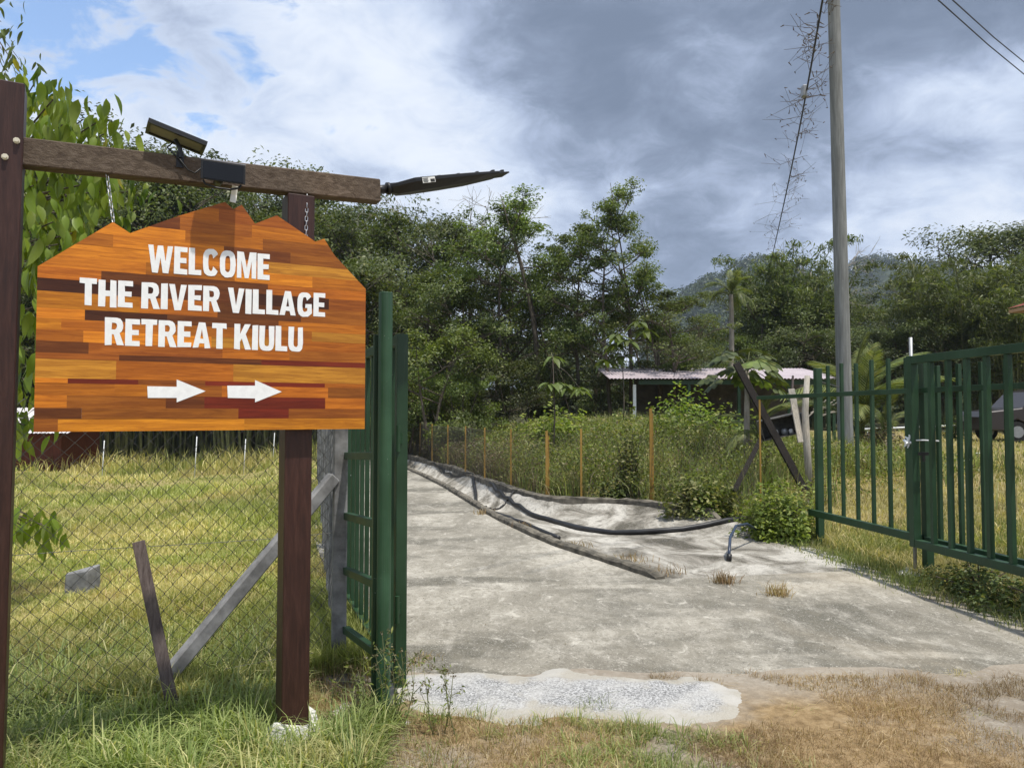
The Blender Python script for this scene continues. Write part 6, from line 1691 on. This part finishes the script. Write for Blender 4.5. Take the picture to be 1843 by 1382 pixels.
k = rg.random(50000) < 1; x, y = polar(30000, rg, 2.9, 8, -.76, -.15, .6); k = left_of_drive(x, y, -.1) & (fbm(x * 1.1 + 30, y * 1.1, 3) > .47); x, y = x[k], y[k]
blades('verge_straw', x, y, rg.uniform(.03, .16, len(x)), rg.uniform(.002, .005, len(x)), 'grass_dry', 'straw-coloured dead blades among the verge grass', rg, .8)
# dry mat on the right
x = rg.uniform(-.2, 5.2, 105000); y = rg.uniform(2.7, 4.75, 105000); f = fbm(x * 1.5 + 2, y * 1.5, 4); k = (f > .43 + .06 * ss((y - 4.3) / .4) + .3 * ss((.9 - x) / .6) * ss((y - 3.3) / .3)) & (y < 4.62 - .02 * x) & (x / y < 1.2); x, y = x[k], y[k]
blades('dry_grass', x, y, rg.uniform(.012, .065, len(x)) * (.5 + fbm(x * 6, y * 6, 2)), rg.uniform(.0015, .0036, len(x)), 'grass_dry', 'mat of straw-brown dry grass on the bare earth beside the slab', rg, 1.3)
# lawn behind the railing
x, y = polar(75000, rg, 5.2, 32, .12, .80, .9); s = sdist(x, y); k = s > .12; x, y, s = x[k], y[k], s[k]
hh = .04 + .05 * rg.random(len(x)) + .09 * ss((1.6 - s) / 1.4) * ss((12 - y) / 3); blades('lawn_grass', x, y, hh * (1 + .02 * y), .005 + .001 * y, 'grass_lawn', 'patchy green and straw lawn behind the railing', rg, .55)
# grass fringe at the railing foot spilling on the slab
x, y, s = along_bnd(26000, rg, -.22, 2.6, 5.0, 9.9); blades('railing_fringe', x, y, rg.uniform(.03, .14, len(x)) * ss((s + .5) / .5) * (.5 + fbm(x * 2, y * 2, 2)), rg.uniform(.004, .008, len(x)), 'grass_weed', 'fringe of green grass along the foot of the railing', rg, .6, z=np.maximum(gz(x, y), 0.0))
# tall grass standing among the weeds on the bank
x, y, s = along_bnd(26000, rg, .15, 7.5, 9.8, 24); k = (sdist(x, y) > .12) & (fbm(x * .6, y * .6 + 7, 3) > .4); x, y, s = x[k], y[k], s[k]
hb = (.35 + .5 * fbm(x * .8, y * .8, 3)) * rg.uniform(.5, 1.3, len(x)) * np.where(y > 11.5, 1, .6); dk = rg.random(len(x)) < .25 + .6 * ss((1.0 - x) / 1.5)
for nm, mk, mt_, lb in (('bank_grass', ~dk, 'grass_weed', 'tall pale green grass standing among the weeds on the bank'), ('bank_straw', dk, 'leaf_dry', 'tall withered grass standing against the far part of the yellow post fence')):
    blades(nm, x[mk], y[mk], hb[mk], (.006 + .0007 * y)[mk], mt_, lb, rg, .35)
# single tufts
def tuft(px, py, n, h, mat, label, group, z0=0.0, seed=0, spread=.05, lean=.9):
    r = np.random.default_rng(seed + px); p = G(px, py, z0); x = p.x + r.normal(0, spread, n); y = p.y + r.normal(0, spread * .8, n)
    V0 = empty; a = r.uniform(0, 6.283, n); ln = np.abs(r.normal(0, lean, n)) + .1; d = np.stack([np.cos(a), np.sin(a), np.zeros(n)], -1); hh = h * r.uniform(.5, 1.2, n)
    sv = np.stack([-np.sin(a + .5), np.cos(a + .5), np.zeros(n)], -1) * .0022 * (p.y / 5); p0 = np.stack([x - p.x, y - p.y, np.full(n, -.01)], -1); up = np.array([0, 0, 1.])
    m = p0 + up * (hh * .6)[:, None] + d * (hh * ln * .35)[:, None]; e = p0 + up * (hh * np.maximum(.15, 1 - .3 * ln))[:, None] + d * (hh * ln)[:, None]
    V = np.stack([p0 - sv, p0 + sv, m + sv * .75, m - sv * .75, e], 1).reshape(-1, 3); i = np.arange(n) * 5
    o = link('grass_tuft', np_mesh('grass_tuft', V, tris=np.stack([i + 3, i + 2, i + 4], -1), quads=np.stack([i, i + 1, i + 2, i + 3], -1), mat=M[mat])); o.location = p; tag(o, label, 'grass tuft', group)
for px, py in ((1305, 1050), (1400, 1072)): tuft(px, py, 130, .15, 'grass_dry', 'straw-coloured tuft growing in the concrete beyond the kerb end', 'straw tufts beyond the kerb end', seed=1)
for px, py in ((942, 950), (1035, 985), (1135, 1010), (870, 925), (1200, 1032)): tuft(px, py, 60, .12, 'grass_dry', 'small dry tuft in the joint along the kerb', 'dry tufts along the kerb', seed=2, spread=.1)
for px, py in ((1555, 1232), (1730, 1225), (1680, 1250), (1815, 1230), (1430, 1290), (1300, 1335), (1240, 1300), (1290, 1240), (1350, 1225), (1480, 1255), (1600, 1290), (1750, 1300), (1820, 1340), (1500, 1330), (1390, 1350), (1650, 1345), (1250, 1360), (1560, 1262)): tuft(px, py, 70, .085, 'grass_lawn' if px % 3 else 'grass_dry', 'pale sprawling tuft on the bare earth beside the slab', 'tufts on the bare earth', -.03, 3, .04, 1.5)
for px, py in ((745, 1195), (765, 1185), (730, 1205)): tuft(px, py, 60, .05, 'grass_dry', 'orange dry tuft at the slab edge by the gate leaf foot', 'dry tufts by the gate leaf foot', 0, 4, .05, 1.2)
for px, py in ((860, 1310), (1075, 1290), (1160, 1330), (780, 1310), (960, 1330)): tuft(px, py, 90, .13, 'grass_weed', 'wiry green tuft in front of the gravel patch', 'wiry tufts before the gravel patch', -.03, 5, .05, .6)
# grit and dead leaf scraps on the slab
r = np.random.default_rng(15); n = 900; x = r.uniform(-1.2, 4.6, n); y = r.uniform(4.5, 11, n); k = (sdist(x, y, np.array(left_edge[::-1])) > .1) & (sdist(x, y) < -.1) & (sdist(x, y, KL) < .1); x, y = x[k], y[k]
V, Q = leaves(np.stack([x, y, np.full(len(x), .012)], -1), r, .016, .6, 3.0, 0.0); tag(link('slab_litter', np_mesh('slab_litter', V, quads=Q, mat=M['leaf_dry'])), 'scattered dead leaf scraps and grit lying on the concrete slab', 'litter', kind='stuff')
# flowering weeds against the round gate post
def weed(px, py, ptop, d, label, seed, group):
    r = np.random.default_rng(seed); b = P(px, py, d); t = P(ptop[0], ptop[1], d); o = empty('flowering_weed', b); tag(o, label, 'weed', group); mb = MB(); C = []; H_ = []
    mid = (b + t) / 2 + Vector(r.normal(0, .03, 3)); st = bez(np.array(b), np.array(mid), np.array(t), 8); mb.tube([Vector(p) for p in st], list(np.linspace(.0032, .0016, 8)), 5)
    for k in range(5):
        f = r.uniform(.25, .95); p = Vector([np.interp(f, np.linspace(0, 1, 8), st[:, q]) for q in range(3)]); e = p + Vector((r.normal(0, .06), r.normal(0, .06), r.uniform(.03, .12))); mb.tube([p, e], [.0018, .0012], 4); C += [np.array(e)]; H_.append(e)
    mb.build('stem', M['culm'], o)
    Cc = np.concatenate([np.array(C), st[1:6]]); V, Q = leaves(np.repeat(Cc, 3, 0) + r.normal(0, .014, (len(Cc) * 3, 3)), r, .032, .3, .3, .2); link('foliage', np_mesh('foliage', V - np.array(b), quads=Q, mat=M['leaf_weed']), o)
    for e in H_ + [t]:
        c = np.array(e) + r.normal(0, .007, (9, 3)); V, Q = leaves(c, r, .012, .7, .2, 0); link('flower_head', np_mesh('flower_head', V - np.array(b), quads=Q, mat=M['leaf_dry']), o)
WL = 'thin flowering weed growing at the foot of the round green post'; WG = 'flowering weeds at the green post'
for i, (px, py, pt_) in enumerate([(697, 1300, (688, 1140)), (683, 1300, (676, 1180)), (708, 1300, (722, 1170)), (660, 1310, (655, 1185)), (640, 1315, (632, 1200)), (715, 1310, (705, 1190)), (725, 1315, (745, 1230)), (800, 1320, (815, 1215)), (780, 1320, (770, 1240)), (600, 1320, (598, 1235)), (820, 1325, (803, 1205))]):
    weed(px, py, pt_, 3.85 - .01 * i, WL if px < 730 else 'thin leafy weed growing at the near edge of the gravel patch', 200 + i, WG if px < 730 else 'weeds at the gravel edge')
# ------------------------------------------------------------------ air
mb = MB(); mb.box((-620, -140, -3), (620, 890, 160))
hz_m = NT('thin_damp_air')
pv_ = hz_m.new('ShaderNodeVolumePrincipled'); pv_.inputs['Color'].default_value = (.72, .84, 1.0, 1); pv_.inputs['Density'].default_value = .0003; pv_.inputs['Anisotropy'].default_value = .2
hz_m.t.links.new(pv_.outputs[0], hz_m.out.inputs['Volume'])
tag(mb.build('haze', hz_m.m), kind='stuff')
